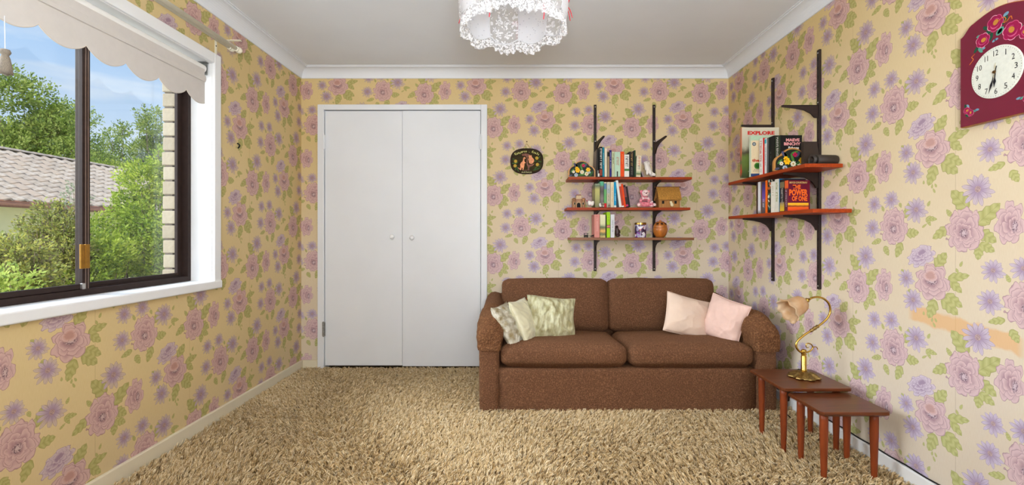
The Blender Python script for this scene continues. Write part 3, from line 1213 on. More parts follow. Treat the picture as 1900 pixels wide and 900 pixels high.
def arm(x0, x1, y0, y1, ztop, zlow, grow, mat, name, bulge=0.010, wob=0.004, seed=0):
    """lofted along y; ztop(y)"""
    bm = B()
    ny, nu = 46, 44
    xc, hw = (x0 + x1) / 2, (x1 - x0) / 2
    rings = []
    for i in range(ny + 1):
        s = i / ny
        y = y0 + (y1 - y0) * s
        e = min(1.0, (y - y0) / 0.055)
        sh = sqrt(max(0.0, 1 - (1 - e) ** 2))
        e2 = min(1.0, (y1 - y) / 0.05)
        sh = min(sh, 0.55 + 0.45 * sqrt(max(0.0, 1 - (1 - e2) ** 2)))
        zt = ztop(y)
        ring = []
        for k in range(nu + 1):
            t = k / nu
            # left side up, over the top, right side down
            R = hw
            Ls = zt - R - zlow
            tot = 2 * Ls + pi * R
            d = t * tot
            if d < Ls:
                x, z, nx, nz = -hw, zlow + d, -1, 0
            elif d < Ls + pi * R:
                a = (d - Ls) / R
                x, z, nx, nz = -hw * cos(a), zt - R + R * sin(a), -cos(a), sin(a)
            else:
                x, z, nx, nz = hw, zt - R - (d - Ls - pi * R), 1, 0
            bl = bulge * max(0.0, min(1.0, (z - 0.34) / 0.10)) + grow
            ed = 0.85 + 0.15 * sh
            p = Vector((xc + (x + nx * bl) * ed, y, zlow + (z + nz * bl - zlow) * (0.93 + 0.07 * sh if z > zlow else 1)))
            p += noise.noise_vector(p * 11 + Vector((seed, 0, 0))) * wob + noise.noise_vector(p * 45) * wob * 0.5
            ring.append(bm.verts.new(p))
        rings.append(ring)
    for a, c in zip(rings, rings[1:]):
        for k in range(nu):
            bm.faces.new((a[k], c[k], c[k + 1], a[k + 1]))
    # front and back faces, filled towards the middle
    for ring, yy, fl in ((rings[0], y0, 1), (rings[-1], y1, 0)):
        prev = ring
        for st in (0.66, 0.33):
            cur = []
            for v in ring:
                cx = xc
                cz = max(zlow, min(v.co.z, ztop(yy) - hw))
                p = Vector((cx + (v.co.x - cx) * st, v.co.y + (-0.006 if fl else 0.004), cz + (v.co.z - cz) * st))
                p += noise.noise_vector(p * 30) * wob * 0.6
                cur.append(bm.verts.new(p))
            for k in range(nu):
                bm.faces.new((prev[k], prev[k + 1], cur[k + 1], cur[k]) if fl else (prev[k], cur[k], cur[k + 1], prev[k + 1]))
            prev = cur
        h = nu // 2
        for k in range(h):
            j = nu - k
            if j - 1 > k + 1:
                bm.faces.new((prev[k], prev[k + 1], prev[j - 1], prev[j]) if fl else (prev[j], prev[j - 1], prev[k + 1], prev[k]))
    bmesh.ops.remove_doubles(bm, verts=bm.verts, dist=0.0002)
    bmesh.ops.recalc_face_normals(bm, faces=bm.faces)
    return spart(name, bm, mat)


def zt(y):
    s = (y - 2.80) / 0.85
    base = 0.525 + 0.075 * s
    fr = max(0.0, 1 - (y - 2.80) / 0.16)
    return base - 0.055 * fr ** 2


arm(-0.232, -0.108, 2.812, 3.66, zt, -0.03, 0.0, BOU, 'arm', seed=1)
arm(1.432, 1.562, 2.812, 3.66, zt, -0.03, 0.0, BOU, 'arm', seed=5)
arm(-0.232, -0.108, 2.798, 3.22, zt, 0.352, 0.009, BOU2, 'arm_cover', wob=0.009, seed=3)
arm(1.432, 1.562, 2.798, 3.22, zt, 0.345, 0.010, BOU2, 'arm_cover', wob=0.010, seed=8)
for (xa, xb, sd) in ((-0.100, 0.664, 1.0), (0.669, 1.424, 4.0)):
    b = soft_box(xb - xa, 0.585, 0.125, 0.045, 16, puff=(0.004, 0.012, 0.026), wob=0.005, wscale=7, seed=sd)
    spart('seat_cushion', b, BOU, ((xa + xb) / 2, 3.095, 0.2995), Matrix.Rotation(radians(-3.2), 4, 'X'))
for (xa, xb, sd) in ((-0.112, 0.668, 2.0), (0.672, 1.452, 7.0)):
    b = soft_box(xb - xa, 0.155, 0.385, 0.045, 16, puff=(0.004, 0.030, 0.006), wob=0.006, wscale=6, seed=sd)
    spart('back_cushion', b, BOU, ((xa + xb) / 2, 3.50, 0.522), Matrix.Rotation(radians(-9), 4, 'X'))


# scatter cushions
def pillow_bm(w, h, t, seed=0.0, wr=0.006, pinch=0.055, freq=9.0, cuts=44, strx=1.0):
    bm = B()
    N = cuts
    grid = {}
    for s in (-1, 1):
        for i in range(N + 1):
            for j in range(N + 1):
                u, v = -1 + 2 * i / N, -1 + 2 * j / N
                edge = i in (0, N) or j in (0, N)
                if edge and s == 1:
                    grid[s, i, j] = grid[-1, i, j]
                    continue
                px = u * (1 - pinch * (1 - v * v)) * w / 2 if True else 0
                pz = v * (1 - pinch * (1 - u * u)) * h / 2
                d = max(0.0, (1 - u * u)) ** 0.55 * max(0.0, (1 - v * v)) ** 0.55
                y = s * t / 2 * d
                p = Vector((px, y, pz))
                q = Vector((px * freq * strx, s * 2.0, pz * freq)) + Vector((seed, seed * 2, 0))
                q2 = q + noise.noise_vector(q * 0.6) * 0.7
                rg = (1 - abs(noise.noise(q2)) * 1.6) ** 3 + 0.45 * (1 - abs(noise.noise(q2 * 2.1)) * 1.6) ** 3
                p.y += s * wr * (rg - 0.35) * (1 if not edge else 0.15)
                p += noise.noise_vector(p * 9 + Vector((seed, 0, seed))) * wr * 0.8
                grid[s, i, j] = bm.verts.new(p)
    for s in (-1, 1):
        for i in range(N):
            for j in range(N):
                q = [grid[s, i, j], grid[s, i + 1, j], grid[s, i + 1, j + 1], grid[s, i, j + 1]]
                bm.faces.new(q if s == -1 else list(reversed(q)))
    return bm


def pillow(label, loc, rot, w, h, t, mat, seed, wr, group=None, freq=9.0, strx=1.0, pipe=None):
    r = thing('scatter_cushion', label, 'cushion', loc, [radians(a) for a in rot], group)
    obj('filled_cover', pillow_bm(w, h, t, seed, wr, freq=freq, strx=strx), mat, r, smooth=True)
    bm = B()
    pts = []
    M = 20
    pin = 0.055
    for k in range(M):
        pts.append((-1 + 2 * k / M, -1))
    for k in range(M):
        pts.append((1, -1 + 2 * k / M))
    for k in range(M):
        pts.append((1 - 2 * k / M, 1))
    for k in range(M):
        pts.append((-1, 1 - 2 * k / M))
    P3 = []
    for u, v in pts + pts[:1]:
        p = Vector((u * (1 - pin * (1 - v * v)) * w / 2, 0, v * (1 - pin * (1 - u * u)) * h / 2))
        p += noise.noise_vector(p * 9 + Vector((seed, 0, seed))) * wr * 0.8
        P3.append(p)
    tube(bm, P3, 0.0028, 6, caps=False)
    obj('seam', bm, pipe or mat, r, smooth=True)
    return r


SATIN = M_('pale_green_satin', srgb(222, 218, 186), 0.30, var=0.14, vscale=16, bump=0.004, bscale=26, sheen=0.3)
SATIN_G = M_('crumpled_sage_satin', srgb(206, 206, 172), 0.32, var=0.42, vscale=24, bump=0.005, bscale=34, color2=srgb(158, 150, 108), stretch=(1.6, 1, 0.7))
SATIN_S = M_('silver_tan_satin', srgb(222, 220, 206), 0.30, var=0.45, vscale=18, bump=0.006, bscale=40, color2=srgb(142, 126, 88))
PINK1 = M_('blush_pink_cotton', srgb(226, 202, 184), 0.85, var=0.05, vscale=12, bump=0.001, bscale=90)
PINK2 = M_('rose_pink_cotton', srgb(228, 194, 182), 0.85, var=0.06, vscale=14, bump=0.001, bscale=90)
pA = pillow('crumpled sage green satin cushion turned to the room, third from the left sofa arm', (0.222, 3.10, 0.494), (-19, 5, 6), 0.325, 0.285, 0.13, SATIN_G, 2.0, 0.013, freq=11, strx=1.7)
pB = pillow('pale green satin cushion with an embroidered flower, between two other satin cushions', (0.052, 3.065, 0.486), (-24, 0, 68), 0.28, 0.285, 0.11, SATIN, 5.0, 0.008, freq=14)
pC = pillow('silver and tan satin cushion leaning on the left sofa arm', (-0.052, 2.985, 0.474), (-30, 0, 72), 0.275, 0.28, 0.11, SATIN_S, 9.0, 0.010, freq=17)
bm = B()
for k, (cx, cz, rx, rz, ro, mi) in enumerate(((0.062, 0.060, 0.045, 0.026, 0.9, 0), (0.075, 0.095, 0.016, 0.034, 0.2, 1), (0.050, 0.015, 0.018, 0.05, -0.2, 0), (0.055, -0.045, 0.02, 0.03, 0.3, 2))):
    n = 10
    vs = []
    for q in range(n):
        a = 2 * pi * q / n
        ux, uz = rx * cos(a), rz * sin(a)
        X_, Z_ = cx + ux * cos(ro) - uz * sin(ro), cz + ux * sin(ro) + uz * cos(ro)
        u, v = X_ / 0.15, Z_ / 0.15
        d = max(0.0, 1 - u * u) ** 0.55 * max(0.0, 1 - v * v) ** 0.55
        vs.append(bm.verts.new((X_, -0.065 * d - 0.010 - k * 0.0006, Z_)))
    f = bm.faces.new(vs)
    f.material_index = mi
obj('embroidery', bm, [paint(104, 112, 58), paint(222, 148, 40), paint(92, 84, 62)], pB)
pillow('larger blush pink cushion propped on the right seat of the brown sofa', (1.135, 3.14, 0.500), (-20, 15, 3), 0.305, 0.27, 0.13, PINK1, 12.0, 0.005, freq=7)
pillow('narrow looking rose pink cushion wedged against the right sofa arm', (1.345, 3.045, 0.494), (-15, 13, -54), 0.265, 0.275, 0.13, PINK2, 15.0, 0.008, freq=10)

# ------------------------------------------------------------------ nest of tables
def table(label, x0, x1, y0, y1, z, legs):
    r = thing('nest_table', label, 'table', ((x0 + x1) / 2, (y0 + y1) / 2, 0), group=None)
    ox, oy = (x0 + x1) / 2, (y0 + y1) / 2
    bm = B()
    hx, hy, c = (x1 - x0) / 2, (y1 - y0) / 2, 0.012
    out = [(-hx + c, -hy), (hx - c, -hy), (hx, -hy + c), (hx, hy - c), (hx - c, hy), (-hx + c, hy), (-hx, hy - c), (-hx, -hy + c)]
    lay = [(0.93, z - 0.020), (1.0, z - 0.013), (1.0, z - 0.003), (0.985, z)]
    rows = [[bm.verts.new((a * s, b_ * s, h)) for a, b_ in out] for s, h in lay]
    for a, b_ in zip(rows, rows[1:]):
        for k in range(8):
            bm.faces.new((a[k], a[(k + 1) % 8], b_[(k + 1) % 8], b_[k]))
    bm.faces.new(list(reversed(rows[0])))
    bm.faces.new(rows[-1])
    obj('tabletop', bm, TABLE, r)
    for (lx, ly_) in legs:
        bm = B()
        lathe(bm, [(0.0165, z - 0.021), (0.0172, z - 0.05), (0.0165, z - 0.12), (0.0115, -0.012), (0.0108, -0.034)], 20, caps=True,
              M=Matrix.Translation((lx - ox, ly_ - oy, 0)))
        bmesh.ops.recalc_face_normals(bm, faces=bm.faces)
        l = obj('leg', bm, TLEG, r, smooth=True)
    return r


table('taller teak nest table carrying the brass lamp beside the sofa', 1.253, 1.585, 2.212, 2.535, 0.318, [(1.300, 2.289), (1.556, 2.289), (1.302, 2.497), (1.560, 2.497)])
table('lower empty teak nest table pulled out in front of its taller twin', 1.286, 1.585, 1.982, 2.238, 0.292, [(1.328, 2.032), (1.546, 2.032), (1.333, 2.205), (1.549, 2.205)])

# ------------------------------------------------------------------ table lamp
LY = 2.385
KL = F / LY


def lp(cx, cy, dy=0.0):
    return Vector(((1430 + cx / 5.29 - 960) / KL, LY + dy, 1.04 - (540 + cy / 5.29 - 437) / KL))


l0 = lp(325, 815)
l0.z = 0.318
lamp = thing('table_lamp', 'brass swan neck table lamp with frosted tulip shade on the taller nest table', 'lamp', l0)


def lpt(cx, cy, dy=0.0):
    return lp(cx, cy, dy) - l0


bm = B()
lathe(bm, [(0.002, 0.036), (0.016, 0.034), (0.024, 0.030), (0.034, 0.026), (0.052, 0.017), (0.066, 0.007), (0.070, 0.003), (0.062, 0.0005), (0.0, 0.0005)], 72,
      mod=lambda t, i: ((0.009 * sin(7 * t) + 0.003 * sin(21 * t)) * (i in (4, 5, 6, 7)), (0.004 * sin(14 * t) * (i in (3, 4)) + 0.0025 * (1 + sin(7 * t)) * (i in (5, 6)))))
bmesh.ops.recalc_face_normals(bm, faces=bm.faces)
obj('base', bm, OLDBRASS, lamp, smooth=True)
bm = B()
zc = lpt(325, 640).z
lathe(bm, [(0.0, 0.030), (0.0145, 0.030), (0.0145, 0.040), (0.0128, 0.044), (0.0128, zc), (0.010, zc + 0.004), (0.013, zc + 0.010), (0.009, zc + 0.018), (0.014, zc + 0.026), (0.010, zc + 0.034), (0.0, zc + 0.036)], 24)
bmesh.ops.recalc_face_normals(bm, faces=bm.faces)
obj('stem', bm, BRASS, lamp, smooth=True)
path = spline([lpt(*p) for p in ((322, 606), (285, 594), (256, 560), (250, 525), (268, 486), (330, 432), (420, 374), (500, 320), (560, 260), (584, 200), (574, 130), (530, 82), (470, 60), (410, 66), (376, 84))], 8)
bm = B()
tube(bm, path, 0.0052, 12)
obj('swan_neck', bm, BRASS, lamp, smooth=True)
bm = B()
kn = [lpt(*p) for p in ((385, 398), (398, 388), (415, 378), (430, 366), (446, 356), (462, 346), (470, 342))]
tube(bm, kn, [0.006, 0.0095, 0.007, 0.0105, 0.007, 0.0095, 0.006], 12)
obj('knuckle', bm, OLDBRASS, lamp, smooth=True)
bm = B()
sc = spline([lpt(*p) for p in ((322, 604), (362, 600), (400, 578), (412, 550), (400, 526), (372, 514), (352, 520), (346, 540), (356, 556), (372, 554))], 6)
tube(bm, sc, [0.0042 - 0.0022 * k / (len(sc) - 1) for k in range(len(sc))], 8)
sc = spline([lpt(*p) for p in ((404, 572), (424, 550), (446, 550), (460, 566), (454, 580))], 6)
tube(bm, sc, [0.0032 - 0.0015 * k / (len(sc) - 1) for k in range(len(sc))], 8)
obj('scroll', bm, BRASS, lamp, smooth=True)
ax0, ax1 = lpt(372, 84), lpt(112, 205)
ax1 = ax1 + Vector((0, -0.022, 0))
dirv = (ax1 - ax0).normalized()
rotm = dirv.to_track_quat('Z', 'Y').to_matrix().to_4x4()
MT = Matrix.Translation(ax0) @ rotm
bm = B()
lathe(bm, [(0.0, -0.004), (0.007, -0.003), (0.008, 0.004), (0.012, 0.006), (0.012, 0.014), (0.008, 0.016), (0.015, 0.020), (0.021, 0.030), (0.0205, 0.034), (0.0, 0.032)], 24, M=MT)
bmesh.ops.recalc_face_normals(bm, faces=bm.faces)
obj('shade_gallery', bm, BRASS, lamp, smooth=True)
GLS = M_('amber_frosted_glass', srgb(240, 220, 190), 0.22, var=0.12, vscale=14, color2=srgb(222, 184, 138), trans=0.45)
bm = B()
L = 0.135
prof = [(0.018, 0.026), (0.030, 0.030), (0.040, 0.042), (0.046, 0.062), (0.048, 0.085), (0.050, 0.105), (0.056, 0.122), (0.066, 0.134)]
rings = lathe(bm, prof, 60, M=MT, mod=lambda t, i: (0.0035 * sin(8 * t) * max(0, i - 4) / 3, 0.006 * cos(8 * t) * (max(0, i - 4) / 3) ** 1.5))
_f = obj('tulip_shade', bm, GLS, lamp, smooth=True)
_f.modifiers.new('thickness', 'SOLIDIFY').thickness = 0.0022
bm = B()
cpts = [lpt(330, 770) + Vector((0.02, 0.06, -0.002)), Vector((0.05, 0.13, 0.004)), Vector((0.03, 0.172, -0.05)), Vector((0.02, 0.175, -0.15)), Vector((0.015, 0.20, -0.24)), Vector((0.06, 0.22, -0.29))]
cpts[0].z = 0.006
tube(bm, spline(cpts, 8), 0.0028, 8)
cord = obj('flex_cord', bm, DARK, lamp, smooth=True)
bm = B()
M = Matrix.Translation(cpts[3]) @ Matrix.Rotation(0.2, 4, 'X')
box(bm, -0.011, 0.011, -0.008, 0.008, -0.035, 0.035, bev=0.006, M=M)
obj('inline_switch', bm, M_('brown_bakelite', srgb(58, 42, 30), 0.4, var=0.2), cord)
wc = bpy.data.objects.new('skirting_cable', None)
bm = B()
pts = [(XR - 0.007, 2.62 - 0.05 * k, 0.0495 + 0.0018 * sin(k * 1.7)) for k in range(28)]
tube(bm, pts, 0.0032, 8)
tag(obj('skirting_cable', bm, DARK, None, smooth=True), 'thin black cable lying along the top of the right skirting board', 'cable')
bpy.data.objects.remove(wc)
# ------------------------------------------------------------------ wall shelving
def upright(label, loc, rz, h, group):
    """slotted steel upright; local y=0 is the wall, front faces -y, origin at its foot"""
    r = thing('shelf_upright', label, 'shelf upright', loc, (0, 0, rz), group)
    bm = B()
    box(bm, -0.0105, 0.0105, -0.013, 0.0, 0, h, bev=0.001, seg=1)
    obj('channel', bm, TRACK, r)
    n = int(h / 0.05)
    sm = upright_slot
    for i in range(n):
        o = bpy.data.objects.new('slot', sm)
        o.location = (0, -0.0131, 0.025 + i * 0.05)
        link(o, r)
    for z in (0.018, h * 0.27, h * 0.52, h * 0.78, h - 0.018):
        o = bpy.data.objects.new('screw', upright_screw)
        o.location = (0, -0.0132, z)
        link(o, r)
    return r


bm = B()
box(bm, -0.0022, 0.0022, -0.0006, 0.0006, -0.009, 0.009)
upright_slot = bpy.data.meshes.new('slot')
bm.to_mesh(upright_slot)
bm.free()
upright_slot.materials.append(DARK)
bm = B()
lathe(bm, [(0.0042, 0.0), (0.0036, 0.0014), (0.0, 0.002)], 10, M=Matrix.Rotation(pi / 2, 4, 'X'))
upright_screw = bpy.data.meshes.new('screw')
bm.to_mesh(upright_screw)
bm.free()
upright_screw.materials.append(STEEL)


def bracket(label, loc, rz, length, group, drop=0.085, tilt=0.0):
    """cantilever bracket: top at z=0, runs out along -y from the upright"""
    r = thing('shelf_bracket', label, 'bracket', loc, (0, 0, rz), group)
    bm = B()
    out = [(0.0, 0.0), (length, 0.0), (length, -0.010), (length * 0.62, -0.018), (length * 0.38, -0.028), (length * 0.2, -0.046), (length * 0.10, -0.068), (0.012, -drop), (0.0, -drop)]
    M = Matrix.Rotation(-pi / 2, 4, 'Z') @ Matrix.Rotation(tilt, 4, 'Y')
    prism(bm, [(0.014 + a, c) for a, c in out], -0.0045, 0.0045, M=M)
    obj('arm_plate', bm, TRACK, r)
    bm = B()
    M2 = Matrix.Rotation(-pi / 2, 4, 'Z') @ Matrix.Rotation(tilt, 4, 'Y')
    box(bm, 0.014, 0.014 + length, -0.008, 0.008, -0.0018, 0.0, M=M2)
    obj('flange', bm, TRACK, r)
    return r


def shelf(label, loc, rz, x0, x1, depth, mat, group, th=0.019):
    """board: top at z=0, back at local y=-0.016, front at -depth"""
    r = thing('shelf_board', label, 'shelf', loc, (0, 0, rz), group)
    bm = B()
    box(bm, x0, x1, -depth, -0.016, -th, 0, bev=0.0012, seg=1)
    obj('board', bm, mat, r)
    bm = B()
    box(bm, x0, x1, -depth - 0.0012, -depth - 0.0002, -th + 0.0008, -0.0008)
    obj('edge_strip', bm, TEAK if mat is TEAK else TAN_EDGE, r)
    return r


TAN_EDGE = M_('tan_edge', srgb(138, 86, 50), 0.45, var=0.2, vscale=9, stretch=(0.6, 9, 9))
XA, XB_ = 0.6175, 1.085
for x, nm in ((XA, 'left of the two dark uprights on the back wall, behind the leaning books'), (XB_, 'right of the two dark uprights on the back wall, by the straw hut')):
    upright(nm, (x, YB, 0.757), 0, 1.321, 'uprights on the back wall')
RY1, RY2 = F * XR / 476, F * XR / 562
for y, nm in ((RY1, 'far upright on the right wall, rising behind the big green book'), (RY2, 'near upright on the right wall, above the black tube')):
    upright(nm, (XR, y, 0.742), -pi / 2, 1.328, 'uprights on the right wall')
SH1, SH2, SH3 = 1.479, 1.250, 1.024
YS = 3.517        # front edge of back wall shelves
for (z, a, b_, mt, nm) in ((SH1, 0.383, 1.309, TEAK, 'top red brown shelf board on the back wall with a full row of books'),
                           (SH2, 0.372, 1.297, TEAK, 'middle red brown shelf board on the back wall holding a pink teddy and straw hut'),
                           (SH3, 0.398, 1.325, TEAK2, 'bottom tan shelf board on the back wall holding a tin and wooden jar')):
    shelf(nm, (0, YB, z), 0, a, b_, YB - YS, mt, 'shelves on the back wall')
    for x, s in ((XA, 'left'), (XB_, 'right')):
        bracket('black bracket under the %s shelf on the back wall at the %s upright' % ({SH1: 'top', SH2: 'middle', SH3: 'bottom'}[z], s), (x, YB, z - 0.0195), 0, 0.165, 'back wall brackets')
bracket('empty bracket sticking out above the top back wall shelf, over the dark leaning book', (XA, YB, 1.768), radians(9), 0.20, 'back wall brackets', tilt=-0.10)
bracket('empty bracket sticking out above the top back wall shelf, over the white dog', (XB_, YB, 1.768), radians(9), 0.20, 'back wall brackets', tilt=-0.10)
SR1, SR2 = 1.408, 1.173
XS = 1.470
shelf('upper red brown shelf board on the right wall under the big green book', (XR, 0, SR1), -pi / 2, -3.264, -2.396, XR - XS, TEAK, 'shelves on the right wall')
shelf('lower red brown shelf board on the right wall under the maroon and orange book', (XR, 0, SR2), -pi / 2, -3.264, -2.332, XR - XS, TEAK, 'shelves on the right wall')
for (z, n1) in ((SR1, 'upper'), (SR2, 'lower')):
    for (y, n2) in ((RY1, 'far'), (RY2, 'near')):
        bracket('black bracket under the %s right wall shelf at the %s upright' % (n1, n2), (XR, y, z - 0.0195), -pi / 2, 0.19, 'right wall brackets')
bracket('empty bracket on the right wall just above the big green book', (XR, RY1, 1.764), -pi / 2, 0.20, 'right wall brackets', drop=0.07)
bracket('empty bracket on the near right wall upright above the black tube', (XR, RY2, 1.762), -pi / 2, 0.20, 'right wall brackets', drop=0.07)


# ------------------------------------------------------------------ books
BACK = Matrix.Identity(3)


def book(label, loc, rz, w, h, d, spine, cover=None, lean=0.0, group=None, st=None, ct=None, bands=(), art=None, yaw=0.0, bold=0.045):
    """spine on local y=0 facing -y, thickness +x, covers at x=0 and x=w; lean tips the top towards -x"""
    r = thing('book', label, 'book', loc, (0, lean, rz + yaw), group)
    cm = cover or spine
    t = min(0.0025, w * 0.18)
    bm = B()
    box(bm, 0, t, t, d, 0, h, mi=1)
    box(bm, w - t, w, t, d, 0, h, mi=1)
    box(bm, 0, w, 0, t, 0, h, mi=0)
    obj('cover', bm, [spine, cm], r)
    bm = B()
    box(bm, t, w - t, t, d - 0.004, 0.003, h - 0.003)
    obj('pages', bm, PAGES, r)
    for (z0, z1, mt) in bands:
        bm = B()
        box(bm, 0.0003, w - 0.0003, -0.0005, 0.0002, z0 * h, z1 * h)
        obj('spine_panel', bm, mt, r)
    for (s, zc, ln, hg, mt) in (st or ()):
        fn_ = lettering if s in ('MAEVE BINCHY', 'Echoes') else scribble
        fn_(r, s, ln * h, hg * w, (0, 0, -1), (1, 0, 0), (w / 2, -0.0009, zc * h), mt, 'spine_lettering')
    for (s, yc, zc, ln, hg, mt) in (ct or ()):
        a_ = (r, s, ln * d, hg * h, (0, 1, 0), (0, 0, 1), (w + 0.0008, yc * d, zc * h), mt, 'cover_lettering')
        if s in ('guide', 'family almanac', 'of this town'):
            scribble(*a_)
        else:
            lettering(*a_, bold)
    for (y0, y1, z0, z1, mt) in (art or ()):
        bm = B()
        box(bm, w, w + 0.0004, y0 * d, y1 * d, z0 * h, z1 * h)
        obj('cover_panel', bm, mt, r)
    return r


def strip(name, *stops):
    """printed panel with a vertical colour run (object z)"""
    m = bpy.data.materials.new(name)
    m.use_nodes = True
    t = m.node_tree
    tc = t.nodes.new('ShaderNodeTexCoord')
    sp = t.nodes.new('ShaderNodeSeparateXYZ')
    t.links.new(tc.outputs['Generated'], sp.inputs[0])
    nz = t.nodes.new('ShaderNodeTexNoise')
    nz.inputs['Scale'].default_value = 7
    nz.inputs['Detail'].default_value = 4
    t.links.new(tc.outputs['Generated'], nz.inputs['Vector'])
    ad = t.nodes.new('ShaderNodeMath')
    ad.operation = 'MULTIPLY_ADD'
    ad.inputs[1].default_value = 0.16
    t.links.new(nz.outputs[0], ad.inputs[0])
    t.links.new(sp.outputs[2], ad.inputs[2])
    su = t.nodes.new('ShaderNodeMath')
    su.operation = 'SUBTRACT'
    su.inputs[1].default_value = 0.08
    t.links.new(ad.outputs[0], su.inputs[0])
    rp = t.nodes.new('ShaderNodeValToRGB')
    e = rp.color_ramp.elements
    e[0].position, e[0].color = stops[0][0], srgb(*stops[0][1])
    e[1].position, e[1].color = stops[-1][0], srgb(*stops[-1][1])
    for p, c in stops[1:-1]:
        e.new(p).color = srgb(*c)
    t.links.new(su.outputs[0], rp.inputs[0])
    t.links.new(rp.outputs[0], t.nodes['Principled BSDF'].inputs['Base Color'])
    t.nodes['Principled BSDF'].inputs['Roughness'].default_value = 0.4
    return m


K0 = 248.0                                     # px per metre at the book spines on the back wall
YSP = F / K0


def bx0(px):
    return (px - 960) / K0


def row(z, lst, grp):
    """lst: (px0, px1, top_y, spine, depth, label, kwargs) standing on a back wall shelf of height z"""
    y0 = 437 - (z - 1.04) * K0
    for (p0, p1, ty, sp, dep, lab, kw) in lst:
        kw = dict(kw)
        book(lab, (bx0(p0), YSP, z + 0.0006), 0, (p1 - p0) / K0 - 0.0008, (y0 - ty) / K0, dep, sp, group=grp, **kw)


BLK, WHT, CRM = paint(28, 25, 24), paint(232, 230, 222), paint(226, 216, 192)
GOLD = paint(170, 138, 84)
BK, GRY = paint(30, 26, 26), paint(128, 120, 112)
row(SH1, [
    (1112.2, 1117.8, 272.4, BLK, 0.15, 'black spined book with tall white block lettering next to the teal book', dict(st=[('WINDHOVER', .60, .68, .62, WHT)], bands=[(.04, .24, paint(140, 60, 44))])),
    (1118.0, 1121.7, 273.5, paint(20, 128, 150), 0.15, 'thin teal book near the start of the top row', dict(st=[('ocean notes', .6, .4, .35, paint(190, 220, 220))])),
    (1122.0, 1126.4, 276.0, CRM, 0.14, 'cream book on the top shelf just right of the thin teal one', dict(st=[('garden', .55, .3, .3, paint(170, 160, 140))])),
    (1127.2, 1131.0, 281.0, paint(150, 132, 104), 0.13, 'drab brown book on the top shelf beside the navy one', dict(bands=[(.8, .97, BLK)])),
    (1131.3, 1134.9, 278.5, paint(44, 38, 116), 0.14, 'slim navy book on the top shelf', dict(st=[('night sea', .6, .6, .45, paint(200, 196, 224))])),
    (1135.1, 1140.4, 281.5, paint(190, 198, 160), 0.13, 'pale olive green book with a dark title on the top shelf', dict(st=[('Harvest', .72, .4, .5, paint(60, 66, 40))])),
    (1140.6, 1151.2, 282.0, paint(184, 214, 190), 0.13, 'thick mint green book on the top shelf', dict(st=[('long days', .62, .34, .5, paint(190, 130, 110))])),
    (1151.4, 1158.2, 281.5, paint(232, 78, 22), 0.13, 'bright orange book standing upright on the top shelf', dict(st=[('AMBER', .7, .4, .35, paint(240, 140, 70))])),
    (1158.6, 1167.5, 287.0, WHT, 0.12, 'white book with big black spine lettering on the top shelf', dict(st=[('HAMILTON', .68, .55, .6, BK)], bands=[(.26, .36, paint(70, 120, 60))])),
    (1168.0, 1176.2, 281.5, BLK, 0.13, 'black book with gold spine lettering on the top shelf', dict(st=[('THE RIVER', .68, .55, .4, GOLD), ('saga', .22, .3, .35, GRY)])),
    (1176.5, 1179.6, 279.0, paint(34, 62, 36), 0.13, 'thin dark green book on the top shelf next to a leaning cream one', {}),
], 'books on the top back wall shelf')
book('cream book with orange lettering leaning at the end of the top row', (bx0(1180.2), YSP, SH1 + 0.001), 0, 0.034, 0.158, 0.12, paint(224, 216, 190), lean=radians(2.2), group='books on the top back wall shelf',
     st=[('SABRINA', .74, .40, .5, paint(222, 104, 60)), ('faith', .44, .2, .5, GRY)], bands=[(.05, .28, strip('leafy_print', (0.0, (210, 190, 140)), (0.4, (70, 104, 52)), (0.8, (196, 200, 160))))])
# the dark striped book leaning behind the painted bookend
STR = bpy.data.materials.new('grey_striped_print')
STR.use_nodes = True
_t = STR.node_tree
_x = X(_t)
_tc = _t.nodes.new('ShaderNodeTexCoord').outputs['Object']
_sx, _sy, _sz = _x.xyz(_tc)
_w = _x.m('PINGPONG', _x.mad(_sz, 60.0, _x.mul(_sy, 24.0)), 0.5)
_c2 = _x.cmix(_x.ramp(_w, 0.2, 0.3), srgb(34, 30, 30), srgb(146, 138, 130))
_t.links.new(_c2, _t.nodes['Principled BSDF'].inputs['Base Color'])
book('black and grey striped book leaning beside the painted bookend on the back wall', (bx0(1106.2), YSP + 0.012, SH1 + 0.0035), 0, 0.016, 0.205, 0.15, BLK, STR, lean=radians(1.8), group='books on the top back wall shelf', yaw=radians(0))
bm = B()
box(bm, 0, 0.0016, 0, 0.11, 0.0006, 0.048)
r_ = thing('book_end', 'small white tab bookend at the start of the top book row', 'bookend', (bx0(1109.4), YSP - 0.008, SH1))
box(bm, 0, 0.010, -0.001, 0.0006, 0.0006, 0.024)
obj('tab', bm, WHT, r_)
r_ = thing('book_end', 'narrow black metal bookend strip in front of the mint green book', 'bookend', (bx0(1145.3), YSP - 0.006, SH1))
bm = B()
box(bm, -0.004, 0.004, -0.0005, 0.0005, 0.0008, 0.040)
obj('strip', bm, BLK, r_)

